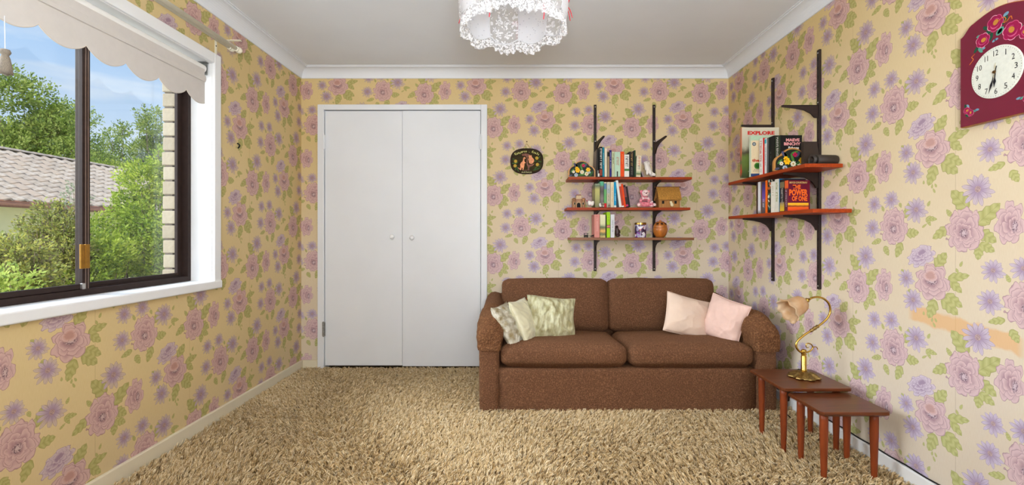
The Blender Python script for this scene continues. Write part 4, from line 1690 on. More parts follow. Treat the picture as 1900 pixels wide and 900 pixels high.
row(SH2, [
    (1104.2, 1113.2, 341.0, strip('green_photo_spine', (0.0, (96, 92, 50)), (0.4, (150, 150, 84)), (0.75, (176, 172, 90)), (0.9, (70, 90, 64)), (1.0, (130, 150, 120))), 0.14, 'mossy green photographic book at the start of the middle row', {}),
    (1113.7, 1120.2, 337.0, strip('dark_marbled_spine', (0.0, (40, 34, 34)), (0.35, (120, 110, 106)), (0.6, (52, 46, 46)), (0.8, (90, 80, 78)), (0.86, (58, 160, 120)), (1.0, (66, 170, 130))), 0.14, 'dark marbled book with a green top band on the middle shelf', {}),
    (1120.7, 1125.6, 338.0, paint(104, 170, 104), 0.14, 'blue, green and red banded book on the middle shelf', dict(bands=[(.72, .95, paint(92, 128, 164)), (.0, .16, paint(214, 22, 36)), (.95, 1.0, paint(214, 200, 160))])),
    (1126.0, 1132.4, 338.0, paint(196, 190, 164), 0.14, 'beige grey book right of the red footed banded book', dict(bands=[(.55, .9, paint(178, 190, 188))], st=[('letters home', .5, .5, .4, GRY)])),
    (1132.9, 1139.0, 338.0, paint(224, 210, 178), 0.14, 'cream book on the middle shelf left of the bright blue one', dict(st=[('a far country', .5, .6, .35, paint(180, 150, 110))])),
    (1139.4, 1143.6, 338.0, paint(8, 150, 200), 0.14, 'bright blue book on the middle shelf', dict(st=[('blue', .4, .3, .4, paint(190, 230, 240))], bands=[(.0, .08, WHT)])),
], 'books on the middle back wall shelf')
for (p0, w, ty, sp, lab, kw) in ((1149.4, 0.0175, 334.9, paint(222, 226, 222), 'white book leaning left against the bright blue one', {}),
                                 (1153.9, 0.0165, 339.0, paint(178, 66, 44), 'brick red book leaning next to the white one', dict(bands=[(.85, .98, paint(200, 180, 170)), (.0, .06, WHT)])),
                                 (1158.2, 0.0145, 341.5, paint(228, 72, 18), 'bright orange book leaning on the middle shelf', {}),
                                 (1162.0, 0.0165, 343.5, paint(50, 36, 38), 'black and pink book leaning on the middle shelf', dict(bands=[(.45, .9, paint(120, 72, 76)), (.04, .12, paint(190, 50, 110))])),
                                 (1166.2, 0.0140, 346.0, paint(32, 24, 26), 'outermost black book leaning at the end of the middle row', {})):
    ln = radians(-8.0)
    book(lab, (bx0(p0), YSP, SH2 + 0.001), 0, w, (385 - ty) / K0 * 1.0, 0.13, sp, lean=ln, group='books on the middle back wall shelf', **kw)
row(SH3, [
    (1103.0, 1112.8, 398.0, paint(208, 138, 128), 0.13, 'salmon pink book at the start of the bottom row', dict(st=[('pink pages', .55, .6, .3, paint(226, 180, 168))])),
    (1113.5, 1123.6, 398.5, strip('picture_spine', (0.0, (214, 190, 110)), (0.15, (70, 92, 48)), (0.28, (226, 176, 84)), (0.45, (60, 92, 50)), (0.6, (206, 208, 160)), (1.0, (222, 218, 180))), 0.13, 'cream and green picture book on the bottom shelf', {}),
    (1124.0, 1125.3, 400.0, BLK, 0.12, 'very thin black book beside the lime green one', {}),
    (1125.8, 1132.2, 393.6, paint(158, 208, 26), 0.14, 'lime green book on the bottom shelf', dict(st=[('life', .75, .2, .4, paint(120, 150, 40))], bands=[(.37, .50, strip('lime_book_badge', (0.0, (40, 30, 20)), (0.5, (226, 130, 110)), (1.0, (60, 40, 30))))])),
    (1133.0, 1140.4, 398.0, paint(216, 218, 222), 0.13, 'silver white book at the end of the bottom row', dict(st=[('horizons', .5, .5, .4, paint(130, 134, 150))])),
], 'books on the bottom back wall shelf')


# right wall rows: spines face the room (-x), front covers face the camera
def rbook(label, xs, p0, p1, z, h, d, spine, cover=None, **kw):
    """spine plane x=xs, spine from pixel p0 (far) to p1 (near)"""
    y_far, y_near = F * xs / (p0 - 960), F * xs / (p1 - 960)
    return book(label, (xs, y_far, z + 0.0006), -pi / 2, y_far - y_near, h, d, spine, cover, **kw)


G2 = 'books on the upper right wall shelf'
rbook('tall green landscape book with large red lettering behind the others on the right wall', 1.424, 1373.2, 1376.0, SR1, 0.318, 0.238,
      strip('orange_green_spine', (0.0, (60, 70, 40)), (0.12, (196, 70, 40)), (0.3, (80, 100, 60)), (0.5, (206, 110, 70)), (1.0, (200, 140, 110))),
      strip('landscape_cover', (0.0, (46, 58, 26)), (0.25, (86, 104, 40)), (0.42, (96, 116, 50)), (0.5, (70, 62, 44)), (0.54, (110, 104, 84)), (0.62, (176, 172, 150)), (1.0, (206, 200, 180))), group=G2,
      ct=[('EXPLORE', .52, .89, .72, .075, paint(206, 26, 26)), ('guide', .24, .12, .12, .02, WHT)])
rbook('thick cream book with green round badge standing in front of the tall green one', 1.462, 1390.0, 1393.2, SR1, 0.255, 0.135, paint(206, 218, 194), paint(222, 204, 166), group=G2,
      art=[(0, 1, .0, .075, paint(44, 66, 116)), (0, 1, .89, 1.0, paint(176, 206, 176))],
      ct=[('the', .22, .40, .34, .075, paint(190, 70, 50)), ('family almanac', .5, .135, .8, .022, GRY), ('of this town', .5, .17, .7, .02, GRY)])
bm = B()
M_b = basis((0, 1, 0), (0, 0, 1), (0, 0, 0))
_bk = bpy.data.objects['book'] if False else [o for o in COL.objects if o.get('label', '').startswith('thick cream book with green')][0]
wdt = max(v.co.x for v in _bk.children[0].data.vertices)
for (yc, zc, rr, mt) in ((.30, .265, .020, paint(70, 130, 40)), (.15, .80, .012, paint(70, 84, 96))):
    bm = B()
    for (k, mi) in ((1.0, 0), (0.62, 1)):
        vs = [bm.verts.new((wdt + 0.0008 + 0.0003 * mi, .135 * yc + rr * k * cos(2 * pi * q / 20), .255 * zc + rr * k * sin(2 * pi * q / 20))) for q in range(20)]
        bm.faces.new(vs).material_index = mi
    obj('cover_badge', bm, [mt, paint(40, 90, 30) if mi and rr > .015 else paint(150, 160, 160)], _bk)
rbook('white spined book with red spine lettering and plain red cover on the right wall', 1.505, 1409.0, 1414.5, SR1, 0.232, 0.14, WHT, paint(196, 44, 34), group=G2, st=[('SUMMER BLOOD', .66, .55, .55, paint(200, 60, 50)), ('a novel', .2, .25, .3, GRY)])
rbook('slim white and teal book between the red cover and the black books', 1.516, 1418.6, 1422.2, SR1, 0.225, 0.13, paint(222, 224, 222), paint(96, 94, 92), group=G2, bands=[(.86, .97, paint(60, 180, 196))], st=[('field book', .5, .5, .5, paint(70, 130, 150))])
rbook('black spined hardback left of the book with pink lettering on the right wall', 1.530, 1424.0, 1436.6, SR1, 0.228, 0.13, paint(24, 26, 22), BLK, group=G2, st=[('quiet water', .4, .4, .12, paint(90, 96, 86))])
rbook('dark green hardback with pink author lettering on its black cover', 1.530, 1438.2, 1447.2, SR1, 0.216, 0.128, paint(44, 58, 38), paint(26, 24, 24), group=G2,
      st=[('MAEVE BINCHY', .66, .62, .42, WHT), ('Echoes', .36, .28, .3, paint(170, 170, 160))],
      ct=[('MAEVE', .58, .87, .62, .085, paint(232, 160, 160)), ('BINCHY', .56, .765, .76, .085, paint(232, 160, 160)), ('Echoes', .62, .66, .48, .07, WHT)])
G3 = 'books on the lower right wall shelf'
XQ = 1.490
for (p0, p1, ty, sp, lab, kw) in (
        (1403.4, 1406.0, .192, paint(60, 34, 26), 'thin dark brown book at the far end of the lower right wall shelf', {}),
        (1406.3, 1411.2, .196, paint(222, 222, 226), 'white spined book at the far end of the lower right wall shelf', dict(bands=[(.0, .25, strip('white_spine_print', (0.0, (60, 50, 50)), (0.5, (220, 220, 226)), (1.0, (220, 220, 226))))])),
        (1411.4, 1413.6, .196, paint(112, 84, 72), 'thin brown book beside the purple one on the right wall', {}),
        (1413.9, 1419.6, .190, strip('purple_spine', (0.0, (70, 60, 66)), (0.35, (110, 100, 110)), (0.45, (120, 84, 170)), (0.8, (60, 50, 130)), (1.0, (40, 40, 60))), 'purple spined book on the lower right wall shelf', dict(st=[('violet', .3, .3, .5, paint(200, 190, 200))])),
        (1420.1, 1423.8, .196, paint(240, 108, 20), 'slim orange book on the lower right wall shelf', {})):
    rbook(lab, XQ, p0, p1, SR2, ty, 0.13, sp, group=G3, **kw)
CHK = bpy.data.materials.new('jungle_pattern_cover')
CHK.use_nodes = True
_t = CHK.node_tree
_x = X(_t)
_tc = _t.nodes.new('ShaderNodeTexCoord').outputs['Object']
_v = _t.nodes.new('ShaderNodeTexVoronoi')
_v.inputs['Scale'].default_value = 70
_t.links.new(_tc, _v.inputs['Vector'])
_rp = _t.nodes.new('ShaderNodeValToRGB')
_rp.color_ramp.interpolation = 'CONSTANT'
_el = _rp.color_ramp.elements
_el[0].color = srgb(30, 24, 20)
_el[1].position = 0.86
_el[1].color = srgb(222, 216, 196)
for p_, c_ in ((0.35, (96, 100, 54)), (0.55, (40, 30, 24)), (0.66, (190, 84, 34)), (0.74, (50, 120, 110))):
    _el.new(p_).color = srgb(*c_)
_sr, _sg, _sb = _x.xyz(_v.outputs['Color'])
_t.links.new(_sr, _rp.inputs[0])
_t.links.new(_rp.outputs[0], _t.nodes['Principled BSDF'].inputs['Base Color'])
_y1 = F * XQ / (1424.2 - 960)
rbook('dark jungle patterned paperback between the orange and the white books', XQ, 1424.2, 1429.6, SR2, 0.197, 0.125, CHK, CHK, group=G3)
rbook('white paperback with a sketchy title right of the jungle patterned one', XQ, 1430.4, 1437.4, SR2, 0.180, 0.12, paint(226, 222, 208), paint(222, 220, 206), group=G3, st=[('sketch', .7, .3, .3, paint(160, 156, 110))])
rbook('white book with blue back cover on the lower right wall shelf', XQ, 1437.7, 1444.8, SR2, 0.190, 0.125, paint(216, 214, 200), paint(12, 116, 170), group=G3, st=[('doodles', .62, .55, .45, paint(140, 150, 70))])
rbook('black book with yellow foot and grey lettering on the lower right wall shelf', XQ, 1447.0, 1455.2, SR2, 0.182, 0.12, paint(34, 30, 30), paint(34, 30, 30), group=G3, st=[('THE LAST', .58, .36, .5, paint(170, 166, 160)), ('STAND', .3, .0001 + .2, .4, paint(170, 166, 160))], bands=[(.02, .30, strip('sunset_foot', (0.0, (230, 190, 30)), (0.7, (190, 160, 70)), (1.0, (120, 104, 90)))), (.74, .92, paint(120, 110, 80))])
rbook('maroon paperback with a sunset and orange block letters on its front cover', XQ, 1456.0, 1461.7, SR2, 0.171, 0.122, strip('maroon_spine', (0.0, (90, 20, 40)), (0.5, (96, 40, 60)), (0.72, (90, 20, 40)), (0.78, (226, 96, 30)), (1.0, (226, 90, 40))), paint(104, 12, 44), group=G3,
      st=[('POWER OF ONE', .42, .55, .4, paint(190, 180, 190))],
      art=[(0.0, .94, .02, .27, strip('sunset_print', (0.0, (220, 60, 20)), (0.4, (236, 96, 20)), (0.6, (120, 50, 16)), (0.75, (240, 170, 30)), (1.0, (240, 200, 40))))],
      ct=[('BRYCE COURTENAY', .48, .925, .82, .06, paint(206, 176, 110)), ('THE', .40, .785, .36, .14, paint(240, 108, 34)), ('POWER', .48, .605, .84, .21, paint(240, 108, 34)), ('OF ONE', .53, .41, .70, .165, paint(240, 108, 34))])


# ------------------------------------------------------------------ painted bookends
def painted_bookend(label, loc, rz, s=1.0):
    r = thing('painted_bookend', label, 'bookend', loc, (0, 0, rz), 'painted flower bookends')
    out = []
    for k in range(0, 8):                         # left lobe
        a = pi - (pi * 0.40) * k / 7
        out.append((-0.048 + 0.054 * cos(a), 0.040 + 0.048 * sin(a)))
    for k in range(0, 13):
        a = radians(152) - radians(124) * k / 12
        out.append((0.066 * cos(a), 0.066 + 0.058 * sin(a)))
    for k in range(0, 8):
        a = pi * 0.40 - pi * 0.40 * k / 7
        out.append((0.048 + 0.054 * cos(a), 0.040 + 0.048 * sin(a)))
    out = [(-0.102, 0.0006)] + out + [(0.102, 0.0006)]
    out = [(a * s, c * s) for a, c in out]
    cx, cz = 0, 0.05 * s
    bm = B()
    prism(bm, list(reversed(out)), 0.0, 0.016)
    obj('board', bm, M_('honey_pine', srgb(196, 138, 70), 0.4, var=0.2, vscale=12), r)
    bm = B()
    inn = [(cx + (a - cx) * 0.91, max(0.004, cz + (c - cz) * 0.90) if c > 0.01 else 0.004) for a, c in out]
    vs = [bm.verts.new((a, -0.0006, c)) for a, c in inn]
    bm.faces.new(vs)
    bmesh.ops.recalc_face_normals(bm, faces=bm.faces)
    obj('painted_field', bm, paint(34, 40, 30), r)

    def flower(cx, cz, R, n, col, cen, ry=0.45, nm='painted_flower'):
        R *= 0.72
        cx *= 0.86
        cz = 0.004 + cz * 0.95
        bm = B()
        for k in range(n):
            a = 2 * pi * k / n
            disc(bm, (cx + R * 0.6 * cos(a)) * s, (cz + R * 0.6 * sin(a)) * s, R * 0.45 * s, R * ry * 0.62 * s, a, -0.0012 - 0.0001 * (k % 2), 8, 0)
        disc(bm, cx * s, cz * s, R * 0.30 * s, R * 0.30 * s, 0, -0.0016, 10, 1)
        obj(nm, bm, [col, cen], r)
    bm = B()
    for (cx, cz, rx, rz, ro, mi) in ((-0.03, 0.075, .03, .008, 2.2, 0), (0.0, 0.062, .034, .007, 1.9, 1), (0.035, 0.045, .03, .009, 0.5, 0), (0.01, 0.10, .02, .006, 0.3, 1), (0.07, 0.025, .025, .009, 1.0, 0),
                                     (-0.045, 0.088, .024, .010, 2.3, 2), (0.028, 0.09, .02, .008, 1.0, 2), (-0.085, 0.012, .014, .006, 0.3, 2), (0.0, 0.018, .03, .006, 0.1, 1), (-0.07, 0.05, .018, .006, 0.8, 1)):
        disc(bm, cx * s, cz * s, rx * s, rz * s, ro, -0.0009, 10, mi)
    obj('painted_leaves', bm, [paint(48, 92, 44), paint(78, 128, 56), paint(78, 78, 104)], r)
    flower(-0.036, 0.050, 0.026, 6, paint(246, 190, 20), paint(236, 160, 10), 0.6)
    flower(-0.044, 0.066, 0.018, 6, paint(250, 196, 24), paint(230, 150, 10), 0.6)
    flower(0.056, 0.055, 0.024, 6, paint(246, 196, 40), paint(230, 156, 20), 0.6)
    flower(0.013, 0.088, 0.018, 4, paint(190, 30, 76), paint(150, 20, 56), 0.8)
    flower(0.002, 0.036, 0.022, 8, paint(232, 226, 196), paint(180, 130, 50))
    flower(0.042, 0.022, 0.022, 8, paint(230, 222, 186), paint(176, 110, 40))
    flower(-0.072, 0.038, 0.016, 7, paint(232, 226, 206), paint(190, 150, 50))
    flower(-0.050, 0.013, 0.020, 8, paint(176, 196, 214), paint(150, 90, 40))
    flower(0.066, 0.034, 0.015, 6, paint(186, 200, 210), paint(150, 120, 70))
    return r


painted_bookend('arched painted bookend with yellow daffodils at the left end of the top back wall shelf', (bx0(1080.2), YSP + 0.02, SH1), 0)
painted_bookend('arched painted bookend with yellow daffodils in front of the books on the right wall', (1.570, F / 325.5, SR1), 0, 1.06)
# block and tube at the near end of the upper right wall shelf
r_ = thing('dark_stand', 'dark brown slanted wooden block behind the black tube on the right wall shelf', 'block', (1.630, 2.585, SR1))
bm = B()
prism(bm, [(-0.052, 0.0006), (0.046, 0.0006), (0.022, 0.150), (-0.052, 0.150)], 0.0, 0.022)
obj('block', bm, M_('dark_wood', srgb(46, 32, 26), 0.5, var=0.2), r_)
bm = B()
box(bm, -0.050, 0.040, -0.05, 0.0, 0.0006, 0.008, bev=0.001)
obj('foot', bm, M_('dark_wood_foot', srgb(40, 28, 24), 0.5, var=0.2), r_)
r_ = thing('black_tube', 'short black tube lying at the near end of the upper right wall shelf', 'tube', (1.604, 2.455, SR1 + 0.0275))
bm = B()
Mx = Matrix.Rotation(radians(4), 4, 'Z') @ Matrix.Rotation(pi / 2, 4, 'Y')
lathe(bm, [(0.016, -0.066), (0.021, -0.070), (0.0265, -0.068), (0.0265, 0.060), (0.024, 0.068), (0.0, 0.069)], 28, M=Mx)
lathe(bm, [(0.016, -0.066), (0.016, -0.03), (0.0, -0.03)], 28, M=Mx)
bmesh.ops.recalc_face_normals(bm, faces=bm.faces)
obj('barrel', bm, M_('black_leatherette', srgb(48, 38, 32), 0.55, var=0.2, bump=0.0006, bscale=200), r_, smooth=True)
bm = B()
lathe(bm, [(0.0268, -0.058), (0.0275, -0.056), (0.0275, -0.048), (0.0268, -0.046)], 28, M=Mx)
obj('ring', bm, BLK, r_, smooth=True)
# ------------------------------------------------------------------ ornaments on the shelves
def ball(bm, c, r, seg=14, rings=9, mi=0, M=None):
    if not isinstance(r, (tuple, list)):
        r = (r, r, r)
    res = bmesh.ops.create_uvsphere(bm, u_segments=seg, v_segments=rings, radius=1.0)
    for v in res['verts']:
        v.co = Vector((c[0] + v.co.x * r[0], c[1] + v.co.y * r[1], c[2] + v.co.z * r[2]))
        if M is not None:
            v.co = M @ v.co
    for f in {f for v in res['verts'] for f in v.link_faces}:
        f.material_index = mi


def skin(name, verts, edges, mat, parent, sub=2, root=0):
    """one continuous body grown around a jointed skeleton; verts: (x, y, z, r)"""
    me = bpy.data.meshes.new(name)
    me.from_pydata([v[:3] for v in verts], edges, [])
    o = bpy.data.objects.new(name, me)
    me.materials.append(mat)
    link(o, parent)
    md = o.modifiers.new('skin', 'SKIN')
    md.use_smooth_shade = True
    if not me.skin_vertices:
        bpy.context.view_layer.objects.active = o
    lay = me.skin_vertices[0].data if me.skin_vertices else None
    if lay is None:
        return o
    for i, v in enumerate(verts):
        lay[i].radius = (v[3], v[3])
        lay[i].use_root = (i == root)
    sb = o.modifiers.new('subdivision', 'SUBSURF')
    sb.levels = sub
    sb.render_levels = sub
    return o


CHINA = M_('white_china', srgb(232, 226, 220), 0.25, var=0.06, vscale=20, coat=0.4)
EYE = paint(18, 14, 14, 0.2)
r_ = thing('dog_figurine', 'white sitting dog figurine with raised head at the right end of the top book row', 'figurine', (bx0(1204.0), YSP + 0.02, SH1), (0, 0, radians(-6)))
skin('body', [(0.0, 0, 0.028, 0.026), (-0.004, -0.004, 0.055, 0.022), (-0.010, -0.008, 0.080, 0.016), (-0.016, -0.012, 0.100, 0.017), (-0.028, -0.022, 0.106, 0.010), (-0.034, -0.028, 0.105, 0.006),
              (-0.010, -0.022, 0.045, 0.009), (-0.012, -0.028, 0.012, 0.009), (0.012, -0.022, 0.045, 0.009), (0.014, -0.028, 0.012, 0.009),
              (0.030, -0.010, 0.020, 0.014), (0.052, -0.022, 0.012, 0.010), (-0.010, -0.004, 0.118, 0.006), (-0.024, 0.0, 0.116, 0.005), (0.012, -0.004, 0.108, 0.006)],
     [(0, 1), (1, 2), (2, 3), (3, 4), (4, 5), (1, 6), (6, 7), (1, 8), (8, 9), (0, 10), (10, 11), (3, 12), (3, 13), (3, 14)], CHINA, r_)
for ex in (-0.020, -0.010):
    bm = B()
    ball(bm, (ex, -0.0285, 0.106), 0.002, 8, 6)
    obj('eye', bm, EYE, r_)
bm = B()
box(bm, -0.052, -0.018, 0.02, 0.10, 0.0006, 0.0026)
prism(bm, [(-0.052, 0.0026), (-0.024, 0.0026), (-0.040, 0.06), (-0.052, 0.085)], 0.02, 0.022)
r2 = thing('book_end', 'black wedge shaped bookend between the leaning cream book and the white dog', 'bookend', (bx0(1204.2), YSP + 0.06, SH1))
obj('wedge', bm, BLK, r2)

# pottery cottage
CLAY = M_('brown_pottery', srgb(176, 126, 86), 0.5, var=0.4, vscale=40, bump=0.001, bscale=60)
CLAY2 = M_('pale_pottery', srgb(212, 182, 140), 0.5, var=0.25, vscale=40)
r_ = thing('pottery_cottage', 'brown pottery cottage with arched doorway at the left end of the middle shelf', 'ornament', (bx0(1074.8), YSP + 0.035, SH2))
bm = B()
prism(bm, [(-0.046, 0.0006), (0.046, 0.0006), (0.046, 0.052), (0.030, 0.060), (0.0, 0.075), (-0.030, 0.060), (-0.046, 0.052)], 0.0, 0.05)
obj('walls', bm, CLAY, r_)
for sx in (-1, 1):
    bm = B()
    lathe(bm, [(0.014, 0.001), (0.0135, 0.055), (0.0155, 0.058), (0.015, 0.068), (0.004, 0.074), (0.0, 0.0745)], 14, M=Matrix.Translation((sx * 0.036, -0.004, 0)))
    obj('turret', bm, CLAY, r_, smooth=True)
    bm = B()
    disc(bm, sx * 0.032, 0.030, 0.0055, 0.010, 0, -0.0186, 12)
    o = obj('window', bm, DARK, r_)
    bm = B()
    tube(bm, [(sx * 0.032 + 0.007 * cos(a), -0.0184, 0.030 + 0.0115 * sin(a)) for a in [2 * pi * k / 14 for k in range(15)]], 0.0016, 6)
    obj('window_rim', bm, CLAY2, o)
arch = [(-0.017, 0.002)] + [(0.017 * cos(pi - pi * k / 10), 0.020 + 0.021 * sin(pi * k / 10)) for k in range(11)] + [(0.017, 0.002)]
bm = B()
vs = [bm.verts.new((a, -0.0010, c)) for a, c in arch]
bm.faces.new(vs)
o = obj('doorway', bm, DARK, r_)
bm = B()
tube(bm, [(a, -0.002, c) for a, c in arch], 0.0032, 6)
obj('door_arch', bm, CLAY2, o)
bm = B()
prism(bm, [(-0.022, 0.066), (0.022, 0.066), (0.016, 0.092), (-0.016, 0.092)], -0.004, 0.03)
obj('gable', bm, CLAY2, r_)
bm = B()
prism(bm, [(-0.019, 0.0925), (0.019, 0.0925), (0.014, 0.100), (-0.014, 0.100)], -0.006, 0.034)
obj('roof', bm, M_('rust_glaze', srgb(150, 76, 46), 0.4, var=0.3, vscale=40), r_)
# hen
r_ = thing('hen_figurine', 'white china hen with red beak beside the pottery cottage', 'figurine', (bx0(1096.4), YSP + 0.012, SH2))
skin('body', [(0.002, 0, 0.024, 0.022), (0.016, 0, 0.034, 0.015), (0.024, 0, 0.050, 0.007), (-0.010, 0, 0.036, 0.016), (-0.017, -0.002, 0.052, 0.011), (0.0, 0, 0.008, 0.018)],
     [(0, 1), (1, 2), (0, 3), (3, 4), (0, 5)], CHINA, r_)
bm = B()
lathe(bm, [(0.004, 0), (0.0, 0.012)], 8, M=Matrix.Translation((-0.025, -0.004, 0.050)) @ Matrix.Rotation(-pi / 2, 4, 'Y'))
obj('beak', bm, paint(190, 30, 34), r_)
bm = B()
box(bm, -0.006, 0.008, -0.0225, -0.0205, 0.016, 0.019, M=Matrix.Rotation(-0.3, 4, 'Y'))
obj('wing_mark', bm, paint(180, 40, 40), r_)
bm = B()
ball(bm, (-0.019, -0.0125, 0.056), 0.0018, 8, 6)
obj('eye', bm, EYE, r_)
# little dogs in front of the books
r_ = thing('puppy_figurine', 'tiny white and brown puppy in front of the dark marbled book', 'figurine', (bx0(1113.2), YSP - 0.018, SH2))
skin('body', [(0, 0, 0.012, 0.010), (-0.004, -0.004, 0.024, 0.007), (-0.010, -0.008, 0.026, 0.004), (-0.003, -0.008, 0.004, 0.004), (0.010, 0, 0.006, 0.005), (0.003, 0, 0.032, 0.002)], [(0, 1), (1, 2), (0, 3), (0, 4), (1, 5)], CHINA, r_)
r_ = thing('puppy_figurine', 'tiny dark brown puppy sitting before the red footed banded book', 'figurine', (bx0(1118.2), YSP - 0.018, SH2))
skin('body', [(0, 0, 0.012, 0.010), (0.0, -0.004, 0.026, 0.0075), (-0.002, -0.012, 0.026, 0.004), (-0.004, -0.008, 0.004, 0.004), (0.005, -0.008, 0.004, 0.004), (0.006, 0.0, 0.034, 0.0025), (-0.006, 0.0, 0.034, 0.0025)],
     [(0, 1), (1, 2), (0, 3), (0, 4), (1, 5), (1, 6)], M_('brown_china', srgb(96, 64, 48), 0.3, var=0.5, vscale=60, color2=srgb(210, 196, 180)), r_)
r_ = thing('owl_figurine', 'tiny dark owl ornament in front of the beige grey book', 'figurine', (bx0(1129.6), YSP - 0.016, SH2))
bm = B()
lathe(bm, [(0.007, 0.001), (0.010, 0.008), (0.009, 0.017), (0.0075, 0.020), (0.0085, 0.026), (0.004, 0.031), (0.0, 0.0315)], 14, M=Matrix.Scale(0.9, 4))
obj('body', bm, M_('dark_china', srgb(64, 58, 50), 0.3, var=0.4, vscale=60, color2=srgb(180, 170, 150)), r_, smooth=True)
for ex in (-0.0035, 0.0035):
    bm = B()
    disc(bm, ex, 0.022, 0.0028, 0.0028, 0, -0.0086, 10)
    obj('eye', bm, paint(220, 206, 180), r_)

# pink teddy
PLUSH = M_('pink_plush', srgb(236, 150, 160), 0.95, var=0.3, vscale=60, color2=srgb(206, 84, 108), bump=0.003, bscale=130, sheen=0.6)
PLUSH2 = M_('pale_pink_plush', srgb(246, 214, 212), 0.95, var=0.12, vscale=70, bump=0.003, bscale=130, sheen=0.6)
r_ = thing('teddy_bear', 'pink plush teddy bear sitting on the middle shelf against the dark upright', 'teddy', (bx0(1198.5), YSP + 0.03, SH2))
skin('body', [(0, 0.02, 0.034, 0.032), (0, 0.014, 0.066, 0.024), (0, 0.010, 0.084, 0.018), (0, 0.004, 0.108, 0.030),
              (-0.034, 0.004, 0.132, 0.011), (0.034, 0.004, 0.132, 0.011), (-0.030, 0.006, 0.062, 0.013), (-0.036, -0.022, 0.044, 0.013), (0.030, 0.006, 0.062, 0.013), (0.026, -0.026, 0.048, 0.013),
              (-0.036, -0.004, 0.022, 0.019), (-0.058, -0.036, 0.019, 0.017), (0.036, -0.004, 0.022, 0.019), (0.060, -0.036, 0.019, 0.017), (-0.028, 0.004, 0.122, 0.014), (0.028, 0.004, 0.122, 0.014)],
     [(0, 1), (1, 2), (2, 3), (3, 14), (14, 4), (3, 15), (15, 5), (1, 6), (6, 7), (1, 8), (8, 9), (0, 10), (10, 11), (0, 12), (12, 13)], PLUSH, r_)
bm = B()
ball(bm, (0, -0.018, 0.108), (0.026, 0.014, 0.026), 16, 10)
obj('face', bm, PLUSH2, r_, smooth=True)
bm = B()
ball(bm, (0, -0.030, 0.098), (0.015, 0.010, 0.012))
obj('muzzle', bm, PLUSH2, r_, smooth=True)
bm = B()
ball(bm, (0, -0.040, 0.106), (0.0062, 0.004, 0.0048))
obj('nose', bm, paint(90, 20, 30, 0.3), r_, smooth=True)
for ex in (-0.013, 0.013):
    bm = B()
    ball(bm, (ex, -0.0325, 0.113), 0.0030, 8, 6)
    obj('eye', bm, EYE, r_)
    bm = B()
    ball(bm, (ex * 4.5, -0.052, 0.019), (0.011, 0.003, 0.011))
    obj('foot_pad', bm, PLUSH2, r_, smooth=True)
bm = B()
for sx in (-1, 1):
    prism(bm, [(sx * 0.003, 0.070), (sx * 0.026, 0.080), (sx * 0.024, 0.058)], -0.024, -0.018)
ball(bm, (0, -0.022, 0.070), 0.006)
bmesh.ops.recalc_face_normals(bm, faces=bm.faces)
obj('bow', bm, PLUSH2, r_)
r2 = thing('soft_toy', 'small pink and white doll held in the lap of the pink teddy', 'toy', (bx0(1205), YSP - 0.03, SH2))
skin('body', [(0, 0, 0.014, 0.010), (0.004, 0, 0.028, 0.008), (0.010, -0.002, 0.040, 0.011), (-0.010, -0.006, 0.010, 0.006), (0.016, -0.008, 0.010, 0.006), (-0.008, -0.004, 0.028, 0.004)],
     [(0, 1), (1, 2), (0, 3), (0, 4), (1, 5)], M_('rose_plush', srgb(226, 92, 130), 0.95, var=0.5, vscale=60, color2=srgb(244, 220, 222)), r2)
bm = B()
ball(bm, (0.010, -0.009, 0.040), (0.006, 0.004, 0.007))
obj('face', bm, PLUSH2, r2, smooth=True)

# straw hut
STRAW = M_('straw_thatch', srgb(206, 148, 62), 0.8, var=0.45, vscale=14, stretch=(14, 14, 0.6), bump=0.003, bscale=18)
CANE = M_('split_cane', srgb(186, 130, 66), 0.7, var=0.3, vscale=12, stretch=(10, 10, 0.8), bump=0.001, bscale=20)
r_ = thing('straw_hut', 'miniature straw hut with two dark windows at the right end of the middle shelf', 'ornament', (bx0(1244.5), YSP + 0.03, SH2))
bm = B()
box(bm, -0.080, 0.080, 0.0, 0.085, 0.0006, 0.075)
obj('walls', bm, CANE, r_)
for k, sx in enumerate((-0.048, 0.046)):
    bm = B()
    box(bm, sx - 0.0085, sx + 0.0085, -0.002, 0.001, 0.030, 0.058)
    obj('window', bm, DARK, r_)
bm = B()
box(bm, -0.084, 0.084, -0.006, -0.001, 0.052, 0.058)
obj('eave_rail', bm, CANE, r_)
for k in range(33):
    x0 = -0.0855 + k * 0.0052
    bm = B()
    j = rnd.uniform(-0.002, 0.002)
    pts = [(x0 + 0.0026, -0.020 + j, 0.058 + j), (x0 + 0.0026, 0.004, 0.112), (x0 + 0.0026, 0.040, 0.158)]
    tube(bm, pts, [0.0032, 0.0034, 0.003], 5)
    obj('thatch_straw', bm, STRAW, r_)
bm = B()
prism(bm, [(-0.086, 0.058), (0.086, 0.058), (0.086, 0.062), (-0.086, 0.062)], 0.0, 0.1)
vs = [bm.verts.new(p) for p in ((-0.086, 0.044, 0.155), (0.086, 0.044, 0.155), (0.086, 0.11, 0.06), (-0.086, 0.11, 0.06))]
bm.faces.new(vs)
vs = [bm.verts.new(p) for p in ((-0.086, 0.044, 0.155), (0.086, 0.044, 0.155), (0.086, -0.01, 0.06), (-0.086, -0.01, 0.06))]
bm.faces.new(vs)
obj('roof_backing', bm, CANE, r_)
bm = B()
tube(bm, [(-0.100, 0.042, 0.160), (0.100, 0.042, 0.160)], 0.0035, 8)
obj('ridge_pole', bm, M_('dark_cane', srgb(110, 66, 34), 0.6, var=0.3), r_)
r_ = thing('mouse_figurine', 'small cream mouse figurine in front of the straw hut', 'figurine', (bx0(1245.5), YSP - 0.004, SH2))
